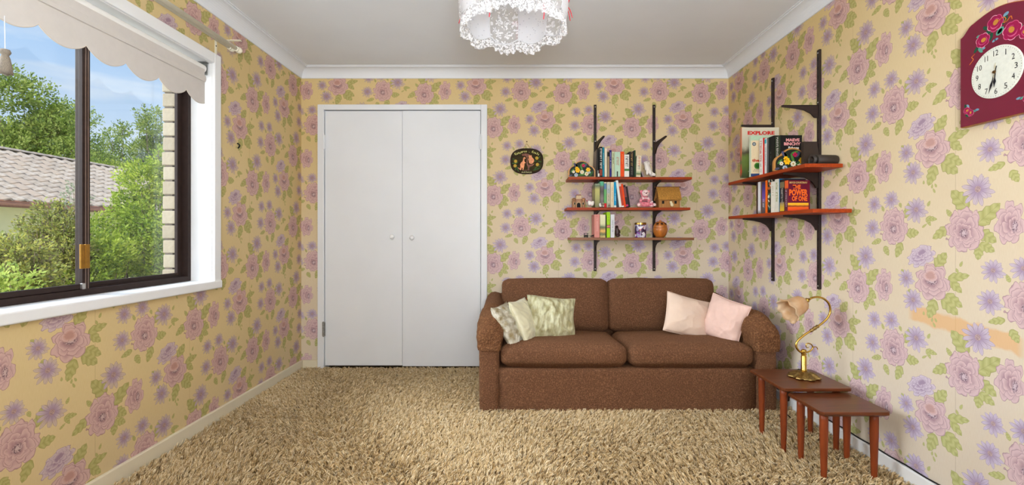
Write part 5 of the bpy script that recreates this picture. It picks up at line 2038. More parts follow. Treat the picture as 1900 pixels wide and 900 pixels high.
skin('body', [(0.004, 0, 0.013, 0.013), (0.0, -0.002, 0.028, 0.010), (-0.006, -0.008, 0.036, 0.008), (-0.013, -0.012, 0.034, 0.004), (0.0, 0.0, 0.046, 0.004), (-0.011, 0.0, 0.045, 0.003), (-0.004, -0.010, 0.012, 0.005), (0.013, -0.008, 0.010, 0.006)],
     [(0, 1), (1, 2), (2, 3), (2, 4), (2, 5), (0, 6), (0, 7)], M_('cream_plush', srgb(232, 216, 176), 0.8, var=0.1), r_)
# miniature cart and horse
r_ = thing('miniature_cart', 'tiny black metal horse and cart at the left end of the bottom shelf', 'ornament', (bx0(1094), YSP + 0.02, SH3))
bm = B()
box(bm, -0.038, -0.010, -0.008, 0.008, 0.012, 0.020)
box(bm, -0.040, -0.006, -0.010, 0.010, 0.030, 0.033)
for q in (-0.036, -0.012):
    for w in (-0.007, 0.007):
        box(bm, q - 0.001, q + 0.001, w - 0.001, w + 0.001, 0.020, 0.031)
box(bm, -0.012, 0.016, -0.0015, 0.0015, 0.012, 0.0145)
obj('cart_body', bm, BLK, r_)
for q in (-0.032, -0.016):
    bm = B()
    lathe(bm, [(0.0, -0.009), (0.0065, -0.009), (0.0065, -0.007), (0.0, -0.007), (0.0, 0.007), (0.0065, 0.007), (0.0065, 0.009), (0.0, 0.009)], 14, M=Matrix.Translation((q, 0, 0.0072)) @ Matrix.Rotation(pi / 2, 4, 'X'))
    obj('wheel', bm, BLK, r_)
skin('horse', [(0.014, 0, 0.014, 0.0045), (0.028, 0, 0.014, 0.0045), (0.034, 0, 0.020, 0.003), (0.038, 0, 0.025, 0.0026), (0.043, 0, 0.022, 0.002), (0.014, -0.003, 0.0018, 0.0014), (0.028, -0.003, 0.0018, 0.0014), (0.009, 0, 0.012, 0.0012)],
     [(0, 1), (1, 2), (2, 3), (3, 4), (0, 5), (1, 6), (0, 7)], BLK, r_, sub=1)
# dark carved figure
r_ = thing('carved_figurine', 'dark carved seated figure at the end of the bottom book row', 'figurine', (bx0(1147.3), YSP + 0.03, SH3))
skin('body', [(0, 0, 0.018, 0.020), (-0.004, 0, 0.046, 0.017), (-0.006, -0.004, 0.070, 0.010), (-0.006, -0.006, 0.086, 0.014), (-0.012, -0.02, 0.084, 0.006), (-0.016, -0.02, 0.012, 0.008), (0.016, -0.016, 0.012, 0.010), (0.014, -0.004, 0.05, 0.007), (0.012, -0.02, 0.032, 0.006)],
     [(0, 1), (1, 2), (2, 3), (3, 4), (0, 5), (0, 6), (1, 7), (7, 8)], M_('dark_carved_wood', srgb(52, 28, 26), 0.4, var=0.3, vscale=40), r_)
# tin
r_ = thing('sweet_tin', 'round tin with gold rim and purple and white floral print', 'tin', (bx0(1191.3), YSP + 0.045, SH3))
TIN = bpy.data.materials.new('tin_print')
TIN.use_nodes = True
_t = TIN.node_tree
_v = _t.nodes.new('ShaderNodeTexVoronoi')
_v.inputs['Scale'].default_value = 46
_t.links.new(_t.nodes.new('ShaderNodeTexCoord').outputs['Object'], _v.inputs['Vector'])
_x = X(_t)
_sr, _sg, _sb = _x.xyz(_v.outputs['Color'])
_rp = _t.nodes.new('ShaderNodeValToRGB')
_rp.color_ramp.interpolation = 'CONSTANT'
_el = _rp.color_ramp.elements
_el[0].color = srgb(60, 34, 70)
_el[1].position = 0.8
_el[1].color = srgb(120, 40, 140)
for p_, c_ in ((0.25, (214, 210, 222)), (0.45, (150, 140, 170)), (0.6, (176, 60, 80)), (0.7, (226, 222, 228))):
    _el.new(p_).color = srgb(*c_)
_t.links.new(_sr, _rp.inputs[0])
_t.links.new(_rp.outputs[0], _t.nodes['Principled BSDF'].inputs['Base Color'])
_t.nodes['Principled BSDF'].inputs['Roughness'].default_value = 0.3
bm = B()
lathe(bm, [(0.0, 0.001), (0.040, 0.001), (0.042, 0.003), (0.0415, 0.098), (0.0, 0.098)], 36)
obj('canister', bm, TIN, r_, smooth=False)
bm = B()
lathe(bm, [(0.0425, 0.097), (0.0435, 0.099), (0.0435, 0.111), (0.041, 0.113), (0.0, 0.1125)], 36)
obj('lid', bm, BRASS, r_)
# turned wooden jar
r_ = thing('wooden_jar', 'round carved wooden jar with lid on the bottom shelf beside the upright', 'jar', (bx0(1228.8), YSP + 0.05, SH3))
JAR = M_('honey_turned_wood', srgb(190, 112, 42), 0.35, var=0.3, vscale=14, stretch=(3, 3, 0.6), coat=0.4)
bm = B()
lathe(bm, [(0.0, 0.001), (0.026, 0.001), (0.040, 0.018), (0.051, 0.042), (0.054, 0.060), (0.053, 0.072), (0.052, 0.075)], 40, mod=lambda t, i: (0.0016 * abs(sin(6 * t)) * (0 < i < 6), 0))
obj('bowl', bm, JAR, r_, smooth=True)
bm = B()
lathe(bm, [(0.052, 0.0755), (0.0525, 0.079), (0.049, 0.096), (0.038, 0.112), (0.024, 0.120), (0.0, 0.122)], 40, mod=lambda t, i: (-0.004 * max(0, sin(3 * t)) * (i in (2, 3)), 0))
obj('lid', bm, JAR, r_, smooth=True)
bm = B()
lathe(bm, [(0.006, 0.121), (0.010, 0.126), (0.006, 0.132), (0.0, 0.133)], 14)
obj('knob', bm, JAR, r_, smooth=True)
for k in range(3):
    a = -pi / 2 + (k - 1) * 0.75
    bm = B()
    box(bm, -0.009, 0.009, -0.0015, 0.0015, -0.008, 0.008, bev=0.001, M=Matrix.Translation((0.0445 * cos(a), 0.0445 * sin(a), 0.104)) @ Matrix.Rotation(a + pi / 2, 4, 'Z') @ Matrix.Rotation(-0.75, 4, 'X'))
    obj('lid_notch', bm, paint(60, 34, 18), r_)

# ------------------------------------------------------------------ souvenir plaque
PZ, PX = bz(299.5, YB), bx(977.5, YB)
r_ = thing('wall_plaque', 'oval dark souvenir plaque with kangaroo and koala hanging on the back wall', 'plaque', (PX, YB, PZ))
pw, ph_ = 0.131, 0.102
out = []
for k in range(48):
    a = 2 * pi * k / 48
    c, s = cos(a), sin(a)
    n_ = 2.6
    out.append((pw * (abs(c) ** (2 / n_)) * (1 if c >= 0 else -1), ph_ * (abs(s) ** (2 / n_)) * (1 if s >= 0 else -1)))
bm = B()
prism(bm, out, -0.014, -0.001)
obj('board', bm, M_('plaque_rim', srgb(44, 28, 18), 0.6, var=0.2, vscale=20, spec=0.15), r_)
bm = B()
vs = [bm.verts.new((a * 0.93, -0.0146, c * 0.91)) for a, c in out]
bm.faces.new(vs)
bmesh.ops.recalc_face_normals(bm, faces=bm.faces)
obj('painted_field', bm, M_('plaque_field', srgb(66, 58, 28), 0.65, spec=0.12, var=0.5, vscale=6, stretch=(1.0, 1, 9), color2=srgb(40, 28, 16)), r_)
COP = M_('copper_relief', srgb(206, 132, 86), 0.4, metal=0.4, var=0.4, vscale=70, bump=0.001, bscale=120)
COPD = M_('dark_copper_relief', srgb(120, 66, 44), 0.45, metal=0.3, var=0.5, vscale=70, bump=0.001, bscale=120)


def relief(name, pts, mat, d=0.006):
    bm = B()
    prism(bm, pts, -0.0146 - d, -0.0144)
    obj(name, bm, mat, r_)


S_ = 1 / 11.25 / 233.15      # crop pixel to metres


def pc(lst):
    return [((cx - 532) * S_, -(cy - 500) * S_) for cx, cy in lst]


relief('kangaroo_relief', pc([(468, 422), (485, 418), (505, 436), (508, 452), (484, 456), (478, 480), (488, 520), (506, 530), (500, 545), (484, 545), (482, 600), (470, 640), (458, 690), (440, 690), (446, 640), (420, 640), (418, 668), (410, 690), (380, 676), (340, 636), (352, 636), (390, 652), (398, 620), (392, 570), (406, 536), (440, 510), (452, 480), (456, 440)]), COP)
relief('koala_relief', pc([(566, 388), (584, 376), (604, 386), (620, 376), (634, 392), (632, 412), (660, 446), (684, 470), (680, 520), (650, 545), (636, 560), (606, 556), (580, 540), (572, 500), (560, 470), (556, 452), (576, 452), (570, 420)]), COP)
relief('tree_relief', pc([(430, 360), (480, 346), (520, 344), (560, 352), (590, 360), (560, 400), (548, 420), (556, 470), (552, 540), (566, 590), (600, 570), (660, 560), (690, 556), (650, 600), (600, 614), (580, 640), (586, 690), (440, 700), (470, 690), (552, 680), (552, 620), (530, 580), (524, 520), (532, 450), (510, 400), (470, 390), (440, 392)]), COPD, 0.004)
for k, (cx, cy) in enumerate(((298, 503), (288, 598), (740, 438), (752, 572))):
    bm = B()
    q = pc([(cx, cy)])[0]
    lathe(bm, [(0.0135, 0.0), (0.0115, 0.0025), (0.0, 0.004)], 14, M=Matrix.Translation((q[0], -0.0146, q[1])) @ Matrix.Rotation(pi / 2, 4, 'X'), mod=lambda t, i: (0.0012 * sin(7 * t) * (i == 0), 0))
    obj('wattle_flower', bm, M_('wattle_yellow', srgb(206, 168, 40), 0.6, var=0.3, vscale=120), r_)
for k, (cx, cy, ro) in enumerate(((270, 470, 2.4), (320, 540, 0.6), (260, 545, 0.1), (330, 640, 2.2), (300, 660, 1.2), (345, 680, 2.0), (790, 420, 0.9), (700, 500, 0.2), (800, 510, -0.2), (790, 610, 2.4), (720, 640, 0.7), (760, 660, 0.4), (700, 680, 0.2))):
    bm = B()
    q = pc([(cx, cy)])[0]
    disc(bm, q[0], q[1], 0.016, 0.0038, ro, -0.0152, 10)
    obj('painted_leaf', bm, paint(52, 96, 40), r_)
word = 'Kangaroo - Koala'
for k, ch in enumerate(word):
    if ch == ' ':
        continue
    t = (k + 0.5) / len(word)
    a = radians(122 - 64 * t)
    x_, z_ = 0.178 * cos(a) * 0.98, -0.090 + 0.172 * sin(a)
    wdt = 0.0125 if ch.isupper() else (0.004 if ch in '-l' else 0.0095)
    hg = 0.020 if ch.isupper() or ch == 'l' else (0.003 if ch == '-' else 0.0125)
    tan = Vector((sin(a), 0, -cos(a)))
    upv = Vector((cos(a), 0, sin(a))) + tan * 0.25
    base = (0 if ch not in 'g' else -0.004)
    o = obj('lettering', text_mesh(ch, wdt, hg, 0.02), paint(222, 218, 130), r_)
    upv.normalize()
    zax = tan.cross(upv)
    o.matrix_local = Matrix(((tan.x, upv.x, 0, x_ + upv.x * (hg / 2 + base)), (0, 0, -1, -0.0154), (tan.z, upv.z, 0, z_ - 0.012 + upv.z * (hg / 2 + base)), (0, 0, 0, 1)))
lettering(r_, 'AUSTRALIA', 0.082, 0.0125, (1, 0, 0), (0, 0, 1), (-0.002, -0.0156, -0.088), paint(206, 200, 150))
bm = B()
nz_ = bz(263, YB) - PZ
tube(bm, [(-0.033, -0.006, ph_ - 0.008), (-0.002, -0.004, nz_ - 0.016), (0.0, -0.004, nz_ - 0.0155), (0.033, -0.006, ph_ - 0.008)], 0.0016, 6)
obj('hanging_cord', bm, M_('gold_cord', srgb(176, 138, 60), 0.6, var=0.2), r_)
bm = B()
lathe(bm, [(0.0055, 0.004), (0.004, 0.008), (0.0, 0.009)], 12, M=Matrix.Translation((0, 0, nz_)) @ Matrix.Rotation(pi / 2, 4, 'X'))
obj('nail_head', bm, M_('dull_nail', srgb(110, 84, 60), 0.5, metal=0.4), r_)

# ------------------------------------------------------------------ wall clock
CY_, CZ_ = F * XR / (1862.5 - 960), 0
kcl = (1862.5 - 960) / XR
CZ_ = 1.04 - (133.5 - 437) / kcl
ck = thing('wall_clock', 'burgundy painted wall clock with roses and white dial high on the right wall', 'clock', (XR, CY_, CZ_), (0, 0, -pi / 2))
hw = F * XR / (1793 - 960) - CY_
zb = (1.04 - (238 - 437) / ((1793 - 960) / XR)) - CZ_
zs = (1.04 - (72 - 437) / ((1793 - 960) / XR)) - CZ_
ztp = zs + 0.050
out = [(-hw, zb), (-hw, zs)]
for k in range(1, 9):
    t = k / 8
    x_ = -hw + 0.047 * t
    out.append((x_, zs + 0.034 * (t * t * (3 - 2 * t))))
for k in range(1, 20):
    t = k / 20
    x_ = -hw + 0.047 + (2 * hw - 0.094) * t
    out.append((x_, zs + 0.034 + 0.020 * sin(pi * t)))
out += [(-a, c) for a, c in reversed(out[2:10])] + [(hw, zs), (hw, zb)]
bm = B()
prism(bm, list(reversed(out)), -0.020, -0.001)
obj('case', bm, M_('clock_wood', srgb(176, 112, 46), 0.4, var=0.25, vscale=20), ck)
MAR = M_('burgundy_lacquer', srgb(112, 20, 48), 0.3, var=0.06, vscale=10)
bm = B()
cz0 = (zb + zs) / 2
prism(bm, list(reversed([(a * 0.985, cz0 + (c - cz0) * 0.988) for a, c in out])), -0.0235, -0.0202)
obj('front_board', bm, MAR, ck)
RD = 0.0885
bm = B()
lathe(bm, [(0.0, 0.0), (RD, 0.0), (RD, 0.002), (RD - 0.0015, 0.0032), (0.0, 0.0032)], 64, M=Matrix.Translation((0, -0.0237, 0)) @ Matrix.Rotation(pi / 2, 4, 'X'))
obj('dial', bm, paint(220, 222, 210), ck)
INK = paint(30, 28, 34)
yd = -0.0276
for h in range(1, 13):
    a = pi / 2 - 2 * pi * h / 12
    s = str(h)
    lettering(ck, s, {'1': 0.0026, '11': 0.0115}.get(s, 0.010 if len(s) == 1 else 0.0165), 0.0195, (1, 0, 0), (0, 0, 1), (0.066 * cos(a), yd, 0.066 * sin(a)), INK, 'numeral')
bm = B()
for q in range(60):
    a = 2 * pi * q / 60
    disc(bm, 0.0825 * cos(a), 0.0825 * sin(a), 0.0018 if q % 5 == 0 else 0.0010, 0.0010, a, yd, 6)
obj('minute_dots', bm, INK, ck, kind='stuff')


def hand(name, ang, ln, w, mat, y):
    bm = B()
    M = Matrix.Translation((0, y, 0)) @ Matrix.Rotation(-ang, 4, 'Y').inverted()
    M = Matrix.Translation((0, y, 0)) @ Matrix.Rotation(ang, 4, 'Y')
    prism(bm, [(-w * 0.4, -0.02), (w * 0.4, -0.02), (w * 0.5, ln * 0.4), (w * 1.6, ln * 0.62), (w * 0.5, ln * 0.8), (0, ln), (-w * 0.5, ln * 0.8), (-w * 1.6, ln * 0.62), (-w * 0.5, ln * 0.4)], -0.0006, 0.0006, M=M)
    obj(name, bm, mat, ck)


hand('hour_hand', radians(185), 0.052, 0.0030, INK, -0.0296)
hand('minute_hand', radians(197), 0.072, 0.0024, INK, -0.0312)
hand('alarm_hand', radians(8), 0.030, 0.0010, paint(200, 190, 160), -0.0326)
bm = B()
lathe(bm, [(0.006, 0.0), (0.005, 0.003), (0.0, 0.0035)], 14, M=Matrix.Translation((0, -0.0328, 0)) @ Matrix.Rotation(pi / 2, 4, 'X'))
obj('hand_boss', bm, M_('dark_brass', srgb(96, 70, 36), 0.4, metal=0.6), ck)
ROSE = [paint(150, 20, 70), paint(206, 84, 130), paint(236, 170, 190), paint(190, 130, 54)]
GRN = [paint(30, 78, 56), paint(84, 150, 130), paint(110, 150, 170)]


def rose(cx, cz, R, ro):
    bm = B()
    y = -0.0238
    for k in range(7):
        a = ro + 2 * pi * k / 7
        disc(bm, cx + R * 0.48 * cos(a), cz + R * 0.48 * sin(a), R * 0.56, R * 0.52, a, y - 0.00001 * k, 14, 2 if k % 2 else 1)
        disc(bm, cx + R * 0.46 * cos(a), cz + R * 0.46 * sin(a), R * 0.51, R * 0.47, a, y - 0.0001 - 0.00001 * k, 14, 0)
    disc(bm, cx, cz - R * 0.05, R * 0.64, R * 0.54, ro, y - 0.0002, 16, 1)
    disc(bm, cx, cz, R * 0.56, R * 0.52, 0, y - 0.0003, 16, 0)
    disc(bm, cx + R * 0.12 * cos(ro), cz + R * 0.12 * sin(ro), R * 0.36, R * 0.30, ro, y - 0.0004, 14, 3)
    obj('painted_rose', bm, ROSE, ck)


# roses sit on an arc over the dial
top = 0.145
rose(-0.049, 0.129, 0.025, 0.2)
rose(-0.006, 0.171, 0.028, 0.9)
rose(0.0495, 0.122, 0.031, 2.0)
rose(0.094, 0.100, 0.024, 2.9)
lf = [(-0.073, 0.106, .013, .006, .9, 0), (-0.058, 0.098, .013, .006, 2.2, 1), (-0.030, 0.150, .013, .008, .5, 0), (-0.022, 0.130, .015, .008, 1.2, 0), (0.010, 0.137, .016, .010, .7, 1), (0.010, 0.137, .010, .006, .7, 0),
      (0.026, 0.168, .016, .008, 1.0, 0), (0.030, 0.186, .010, .006, .4, 2), (-0.040, 0.168, .011, .006, 2.3, 0), (0.074, 0.128, .012, .006, 2.6, 0), (0.112, 0.074, .013, .006, 2.0, 1), (-0.066, 0.150, .007, .004, .3, 1), (-0.010, 0.112, .007, .004, .5, 2), (-0.002, 0.114, .007, .004, .1, 2), (-0.046, 0.100, .006, .004, 0, 2)]
for (cx, cz, rx, rz, ro, mi) in lf:
    bm = B()
    disc(bm, cx, cz, rx, rz, ro, -0.02372, 12)
    obj('painted_leaf', bm, GRN[mi], ck)
for sx in (-1, 1):
    rose(sx * 0.108, zb + 0.058, 0.013, 0.4)
    rose(sx * 0.094, zb + 0.046, 0.012, 1.4)
    for (dx, dz, ro, mi) in ((0.114, 0.076, 1.4, 0), (0.104, 0.074, 1.0, 2), (0.080, 0.050, 0.2, 1), (0.108, 0.040, 0.8, 0), (0.070, 0.052, 0.1, 2)):
        bm = B()
        disc(bm, sx * dx, zb + dz, 0.008, 0.004, ro * sx, -0.02372, 10)
        obj('painted_leaf', bm, GRN[mi], ck)
bm = B()
tube(bm, spline([(-0.078, -0.0238, 0.092), (-0.090, -0.0238, 0.084), (-0.084, -0.0238, 0.074), (-0.098, -0.0238, 0.060)], 6), 0.0012, 6)
obj('painted_ribbon', bm, paint(190, 104, 40), ck)
bm = B()
tube(bm, spline([(0.004, -0.0238, 0.172), (0.020, -0.0238, 0.180), (0.030, -0.0238, 0.170), (0.022, -0.0238, 0.160), (0.034, -0.0238, 0.162), (0.046, -0.0238, 0.172), (0.050, -0.0238, 0.160)], 6), 0.0013, 6)
obj('painted_ribbon', bm, paint(190, 104, 40), ck)

# ------------------------------------------------------------------ pendant lamp with lace shade
PLY = F / 444.0
PZ0 = 1.863
pen = thing('pendant_lamp', 'white lace and cotton pendant lampshade with frilled hem and red ribbons', 'ceiling lamp', (bx(952, PLY), PLY, PZ0))
COT = M_('white_cotton', srgb(232, 232, 234), 0.85, var=0.02, vscale=30, trans=0.5)
DOTC = bpy.data.materials.new('dotted_cotton')
DOTC.use_nodes = True
_t = DOTC.node_tree
_x = X(_t)
_v = _t.nodes.new('ShaderNodeTexVoronoi')
_v.inputs['Scale'].default_value = 62
_t.links.new(_t.nodes.new('ShaderNodeTexCoord').outputs['Object'], _v.inputs['Vector'])
_cc = _x.cmix(_x.ramp(_v.outputs['Distance'], 0.14, 0.2), srgb(188, 188, 194), srgb(226, 226, 230))
_t.links.new(_cc, _t.nodes['Principled BSDF'].inputs['Base Color'])
_t.nodes['Principled BSDF'].inputs['Roughness'].default_value = 0.85
_tl = _t.nodes.new('ShaderNodeBsdfTranslucent')
_t.links.new(_cc, _tl.inputs[0])
_ms = _t.nodes.new('ShaderNodeMixShader')
_ms.inputs[0].default_value = 0.45
_t.links.new(_t.nodes['Principled BSDF'].outputs[0], _ms.inputs[1])
_t.links.new(_tl.outputs[0], _ms.inputs[2])
_t.links.new(_ms.outputs[0], _t.nodes['Material Output'].inputs[0])


def lace(name, scale, thr, net):
    """cotton motifs on fine net: the net is see-through"""
    m = bpy.data.materials.new(name)
    m.use_nodes = True
    t = m.node_tree
    x = X(t)
    tc = t.nodes.new('ShaderNodeTexCoord').outputs['Object']
    v = t.nodes.new('ShaderNodeTexVoronoi')
    v.feature = 'F1'
    v.inputs['Scale'].default_value = scale
    t.links.new(tc, v.inputs['Vector'])
    lx, ly_, lz_ = x.xyz(x.v('SUBTRACT', x.v('MULTIPLY', tc, (scale, scale, scale)), x.v('MULTIPLY', v.outputs['Position'], (scale, scale, scale))))
    an = x.m('ARCTAN2', lz_, x.add(lx, x.mul(ly_, 0.7)))
    pet = x.mad(x.m('ABSOLUTE', x.m('COSINE', x.mul(an, 2.5))), 0.42, 0.06)
    mot = x.lt(v.outputs['Distance'], pet)
    n, _ = x.noise(tc, scale * 2.1, 2.0)
    blot = x.lt(thr, n)
    a = x.mx(x.mx(mot, blot), net)
    p = t.nodes['Principled BSDF']
    p.inputs['Base Color'].default_value = srgb(230, 230, 233)
    p.inputs['Roughness'].default_value = 0.85
    tl = t.nodes.new('ShaderNodeBsdfTranslucent')
    m1 = t.nodes.new('ShaderNodeMixShader')
    m1.inputs[0].default_value = 0.4
    t.links.new(p.outputs[0], m1.inputs[1])
    t.links.new(tl.outputs[0], m1.inputs[2])
    tr = t.nodes.new('ShaderNodeBsdfTransparent')
    m2 = t.nodes.new('ShaderNodeMixShader')
    t.links.new(a, m2.inputs[0])
    t.links.new(tr.outputs[0], m2.inputs[1])
    t.links.new(m1.outputs[0], m2.inputs[2])
    t.links.new(m2.outputs[0], t.nodes['Material Output'].inputs[0])
    return m


LACE1 = lace('floral_lace', 26.0, 0.58, 0.42)
LACE2 = lace('ruffle_lace', 55.0, 0.50, 0.30)
SR = 0.222
NP = 10
sprof = [(0.74, 0.300), (0.86, 0.270), (0.95, 0.225), (0.995, 0.17), (0.985, 0.12), (0.945, 0.085)]   # (radius factor, z above the hem)


def shell(t, s):
    """point on the shade: angle t, s in 0..1 from top to hem"""
    f = s * (len(sprof) - 1)
    i = min(int(f), len(sprof) - 2)
    e = f - i
    rf = sprof[i][0] * (1 - e) + sprof[i + 1][0] * e
    z = sprof[i][1] * (1 - e) + sprof[i + 1][1] * e
    return rf * SR, z


off = -pi / 2 + math.asin(20 / 98.0)
for k in range(NP):
    t0 = off + 2 * pi * (k - 0.5) / NP
    bm = B()
    rows = []
    nS, nT = 10, 12
    for i in range(nS + 1):
        rw = []
        for j in range(nT + 1):
            u = j / nT
            t = t0 + 2 * pi / NP * u
            r, z = shell(t, i / nS)
            bul = 0.010 * sin(pi * u)
            z -= 0.022 * sin(pi * u) * (i / nS) ** 3
            rw.append(bm.verts.new(((r + bul) * cos(t), (r + bul) * sin(t), z)))
        rows.append(rw)
    for a, b_ in zip(rows, rows[1:]):
        for j in range(nT):
            bm.faces.new((a[j], a[j + 1], b_[j + 1], b_[j]))
    obj('shade_panel', bm, DOTC if k % 2 == 0 else LACE1, pen, smooth=True)
    # piping between panels
    bm = B()
    pts = []
    for i in range(nS + 1):
        r, z = shell(t0, i / nS)
        pts.append(((r + 0.001) * cos(t0), (r + 0.001) * sin(t0), z))
    tube(bm, pts, 0.0028, 6)
    obj('rib', bm, COT, pen, smooth=True)
bm = B()
for k in range(1):
    pts = []
    for q in range(NP * 12 + 1):
        u = (q % 12) / 12
        t = off + 2 * pi * (q / 12 - 0.5) / NP
        r, z = shell(t, 1.0)
        r += 0.010 * sin(pi * u) + 0.001
        z -= 0.022 * sin(pi * u)
        pts.append((r * cos(t), r * sin(t), z))
    tube(bm, pts, 0.0032, 6)
obj('hem_braid', bm, COT, pen, smooth=True)


def ruffle(name, s0, drop, flare, waves, amp, mat, scal, zo=0.0):
    bm = B()
    n = waves * 12
    rows = []
    for i in range(7):
        e = i / 6
        row_ = []
        for q in range(n):
            t = 2 * pi * q / n
            u = ((t - off) / (2 * pi) * NP + 0.5) % 1.0
            r, z = shell(t, s0)
            if s0 > 0.9:
                r += 0.010 * sin(pi * u)
                z -= 0.022 * sin(pi * u)
            r += flare * e + amp * e * sin(waves * t + 1.5 * sin(3 * t)) + 0.002
            z += zo - drop * e * (1 + 0.12 * sin(5 * t + 1)) - (scal * abs(sin(waves * t / 2)) if i == 6 else 0)
            row_.append(bm.verts.new((r * cos(t), r * sin(t), z)))
        rows.append(row_)
    for a, b_ in zip(rows, rows[1:]):
        for q in range(n):
            bm.faces.new((a[q], a[(q + 1) % n], b_[(q + 1) % n], b_[q]))
    obj(name, bm, mat, pen, smooth=True)


ruffle('hem_ruffle', 1.0, 0.044, -0.004, 46, 0.008, LACE2, 0.006)
ruffle('top_ruffle', 0.14, 0.075, 0.045, 40, 0.010, LACE2, 0.008, 0.03)
RIB = M_('red_ribbon', srgb(204, 24, 48), 0.45, var=0.1)
for k in range(NP):
    t = off + 2 * pi * (k + 0.5) / NP
    if k % 2:
        continue
    r, z = shell(t, 0.62)
    r += 0.008
    P0 = Vector((r * cos(t), r * sin(t), z))
    tg = Vector((-sin(t), cos(t), 0))
    rd = Vector((cos(t), sin(t), 0))
    bm = B()
    for sgn in (-1, 1):
        lp_ = spline([P0, P0 + tg * sgn * 0.018 + Vector((0, 0, 0.012)) + rd * 0.006, P0 + tg * sgn * 0.030 + Vector((0, 0, 0.004)) + rd * 0.006, P0 + tg * sgn * 0.014 - Vector((0, 0, 0.004)) + rd * 0.004, P0], 5)
        tube(bm, lp_, 0.0022, 6)
        r1, z1 = shell(t, 0.75)
        tl_ = spline([P0, P0 + tg * sgn * 0.010 + rd * 0.016 - Vector((0, 0, 0.025)), P0 + tg * sgn * 0.014 + rd * 0.026 - Vector((0, 0, 0.060))], 5)
        tube(bm, tl_, 0.0020, 6)
    ball(bm, P0 + rd * 0.004, 0.0045, 8, 6)
    obj('ribbon_bow', bm, RIB, pen, smooth=True)
for t in (off - 0.65, off + 0.42):
    r, z = shell(t, 1.0)
    bm = B()
    p0 = Vector((r * 0.97 * cos(t), r * 0.97 * sin(t), z - 0.02))
    tube(bm, [p0, p0 + Vector((0.002, 0, -0.03)), p0 + Vector((-0.001, 0, -0.060))], 0.0020, 6)
    obj('ribbon_end', bm, RIB, pen)
bm = B()
tube(bm, [(0, 0, 0.30), (0, 0, ZC - PZ0 - 0.02)], 0.004, 8)
obj('flex', bm, WHITE, pen)
bm = B()
lathe(bm, [(0.0, 0.463), (0.045, 0.475), (0.052, 0.492), (0.052, 0.5029)], 28)
obj('ceiling_rose', bm, WHITE, pen, smooth=True)
bm = B()
for k in range(5):
    a = off + 2 * pi * k / 5
    tube(bm, [(0, 0, 0.305), (0.74 * SR * cos(a), 0.74 * SR * sin(a), 0.300)], 0.0022, 6)
tube(bm, [(0.74 * SR * cos(2 * pi * q / 40), 0.74 * SR * sin(2 * pi * q / 40), 0.300) for q in range(41)], 0.0025, 6)
obj('wire_frame', bm, WHITE, pen)
bm = B()
lathe(bm, [(0.014, 0.30), (0.016, 0.27), (0.014, 0.255)], 16)
obj('lampholder', bm, WHITE, pen)
BULB = bpy.data.materials.new('bulb_glow')
BULB.use_nodes = True
_em = BULB.node_tree.nodes['Principled BSDF']
_em.inputs['Base Color'].default_value = (1, 1, 1, 1)
_em.inputs['Emission Color'].default_value = (1, 0.96, 0.9, 1)
_em.inputs['Emission Strength'].default_value = 1.0
bm = B()
ball(bm, (0, 0, 0.215), (0.03, 0.03, 0.036), 16, 10)
obj('bulb', bm, BULB, pen, smooth=True)
_l = bpy.data.lights.new('bulb_light', 'POINT')
_l.energy = BULB_POWER
_l.color = (1.0, 0.96, 0.9)
_l.shadow_soft_size = 0.05
_o = bpy.data.objects.new('bulb_light', _l)
_o.location = (bx(952, PLY), PLY, PZ0 + 0.165)
COL.objects.link(_o)
# ------------------------------------------------------------------ outdoors
bm = B()
box(bm, -40, XL - 0.2, -12, 40, -1.1, -1.0)
struct('ground', bm, M_('pale_paving', srgb(206, 198, 186), 0.9, var=0.2, vscale=3))
# neighbour's house: eave runs along y, roof rises away from us
XE, ZE = -10.0, 1.03 + 0.070 * 10.0
XRG, ZRG = -12.5, 1.04 + 157 / 960 * 12.5
HY0, HY1 = 8.1, 15.3
hs = thing('neighbour_house', 'neighbouring cream house with weathered tiled roof and brown gutter beyond the shrubs', 'house', (XE, (HY0 + HY1) / 2, -1.0))
HO = Vector((-XE, -(HY0 + HY1) / 2, 1.0))


def hpart(name, bm, mat, smooth=False):
    for v in bm.verts:
        v.co += HO
    return obj(name, bm, mat, hs, smooth)


bm = B()
box(bm, XE - 6.0, XE - 0.45, HY0 + 0.3, HY1 - 0.4, -1.0, ZE - 0.10)
hpart('wall', bm, M_('cream_render', srgb(226, 222, 170), 0.85, var=0.05, vscale=6))
bm = B()
box(bm, XE - 0.50, XE - 0.03, HY0, HY1, ZE - 0.115, ZE - 0.085)
hpart('soffit', bm, M_('olive_soffit', srgb(150, 150, 84), 0.8, var=0.05))
bm = B()
box(bm, XE - 0.03, XE - 0.008, HY0, HY1, ZE - 0.13, ZE - 0.01)
hpart('fascia', bm, M_('brown_fascia', srgb(150, 112, 92), 0.6, var=0.2, vscale=20))
bm = B()
g = [(XE - 0.006, ZE - 0.095), (XE + 0.085, ZE - 0.095), (XE + 0.105, ZE - 0.055), (XE + 0.098, ZE - 0.03), (XE + 0.115, ZE - 0.02), (XE + 0.112, ZE), (XE + 0.085, ZE), (XE + 0.085, ZE - 0.012), (XE + 0.09, ZE - 0.05), (XE + 0.075, ZE - 0.085), (XE - 0.006, ZE - 0.085)]
prism(bm, g, HY0, HY1)
hpart('gutter', bm, M_('brown_gutter', srgb(168, 118, 96), 0.45, var=0.15, vscale=14))
rise, run = ZRG - ZE, XE - XRG
slope = math.atan2(rise, run)
sl = sqrt(rise * rise + run * run)
NR = 10
gauge = sl / NR
NCOL = 25
tw_ = (HY1 - HY0) / NCOL
bm = B()
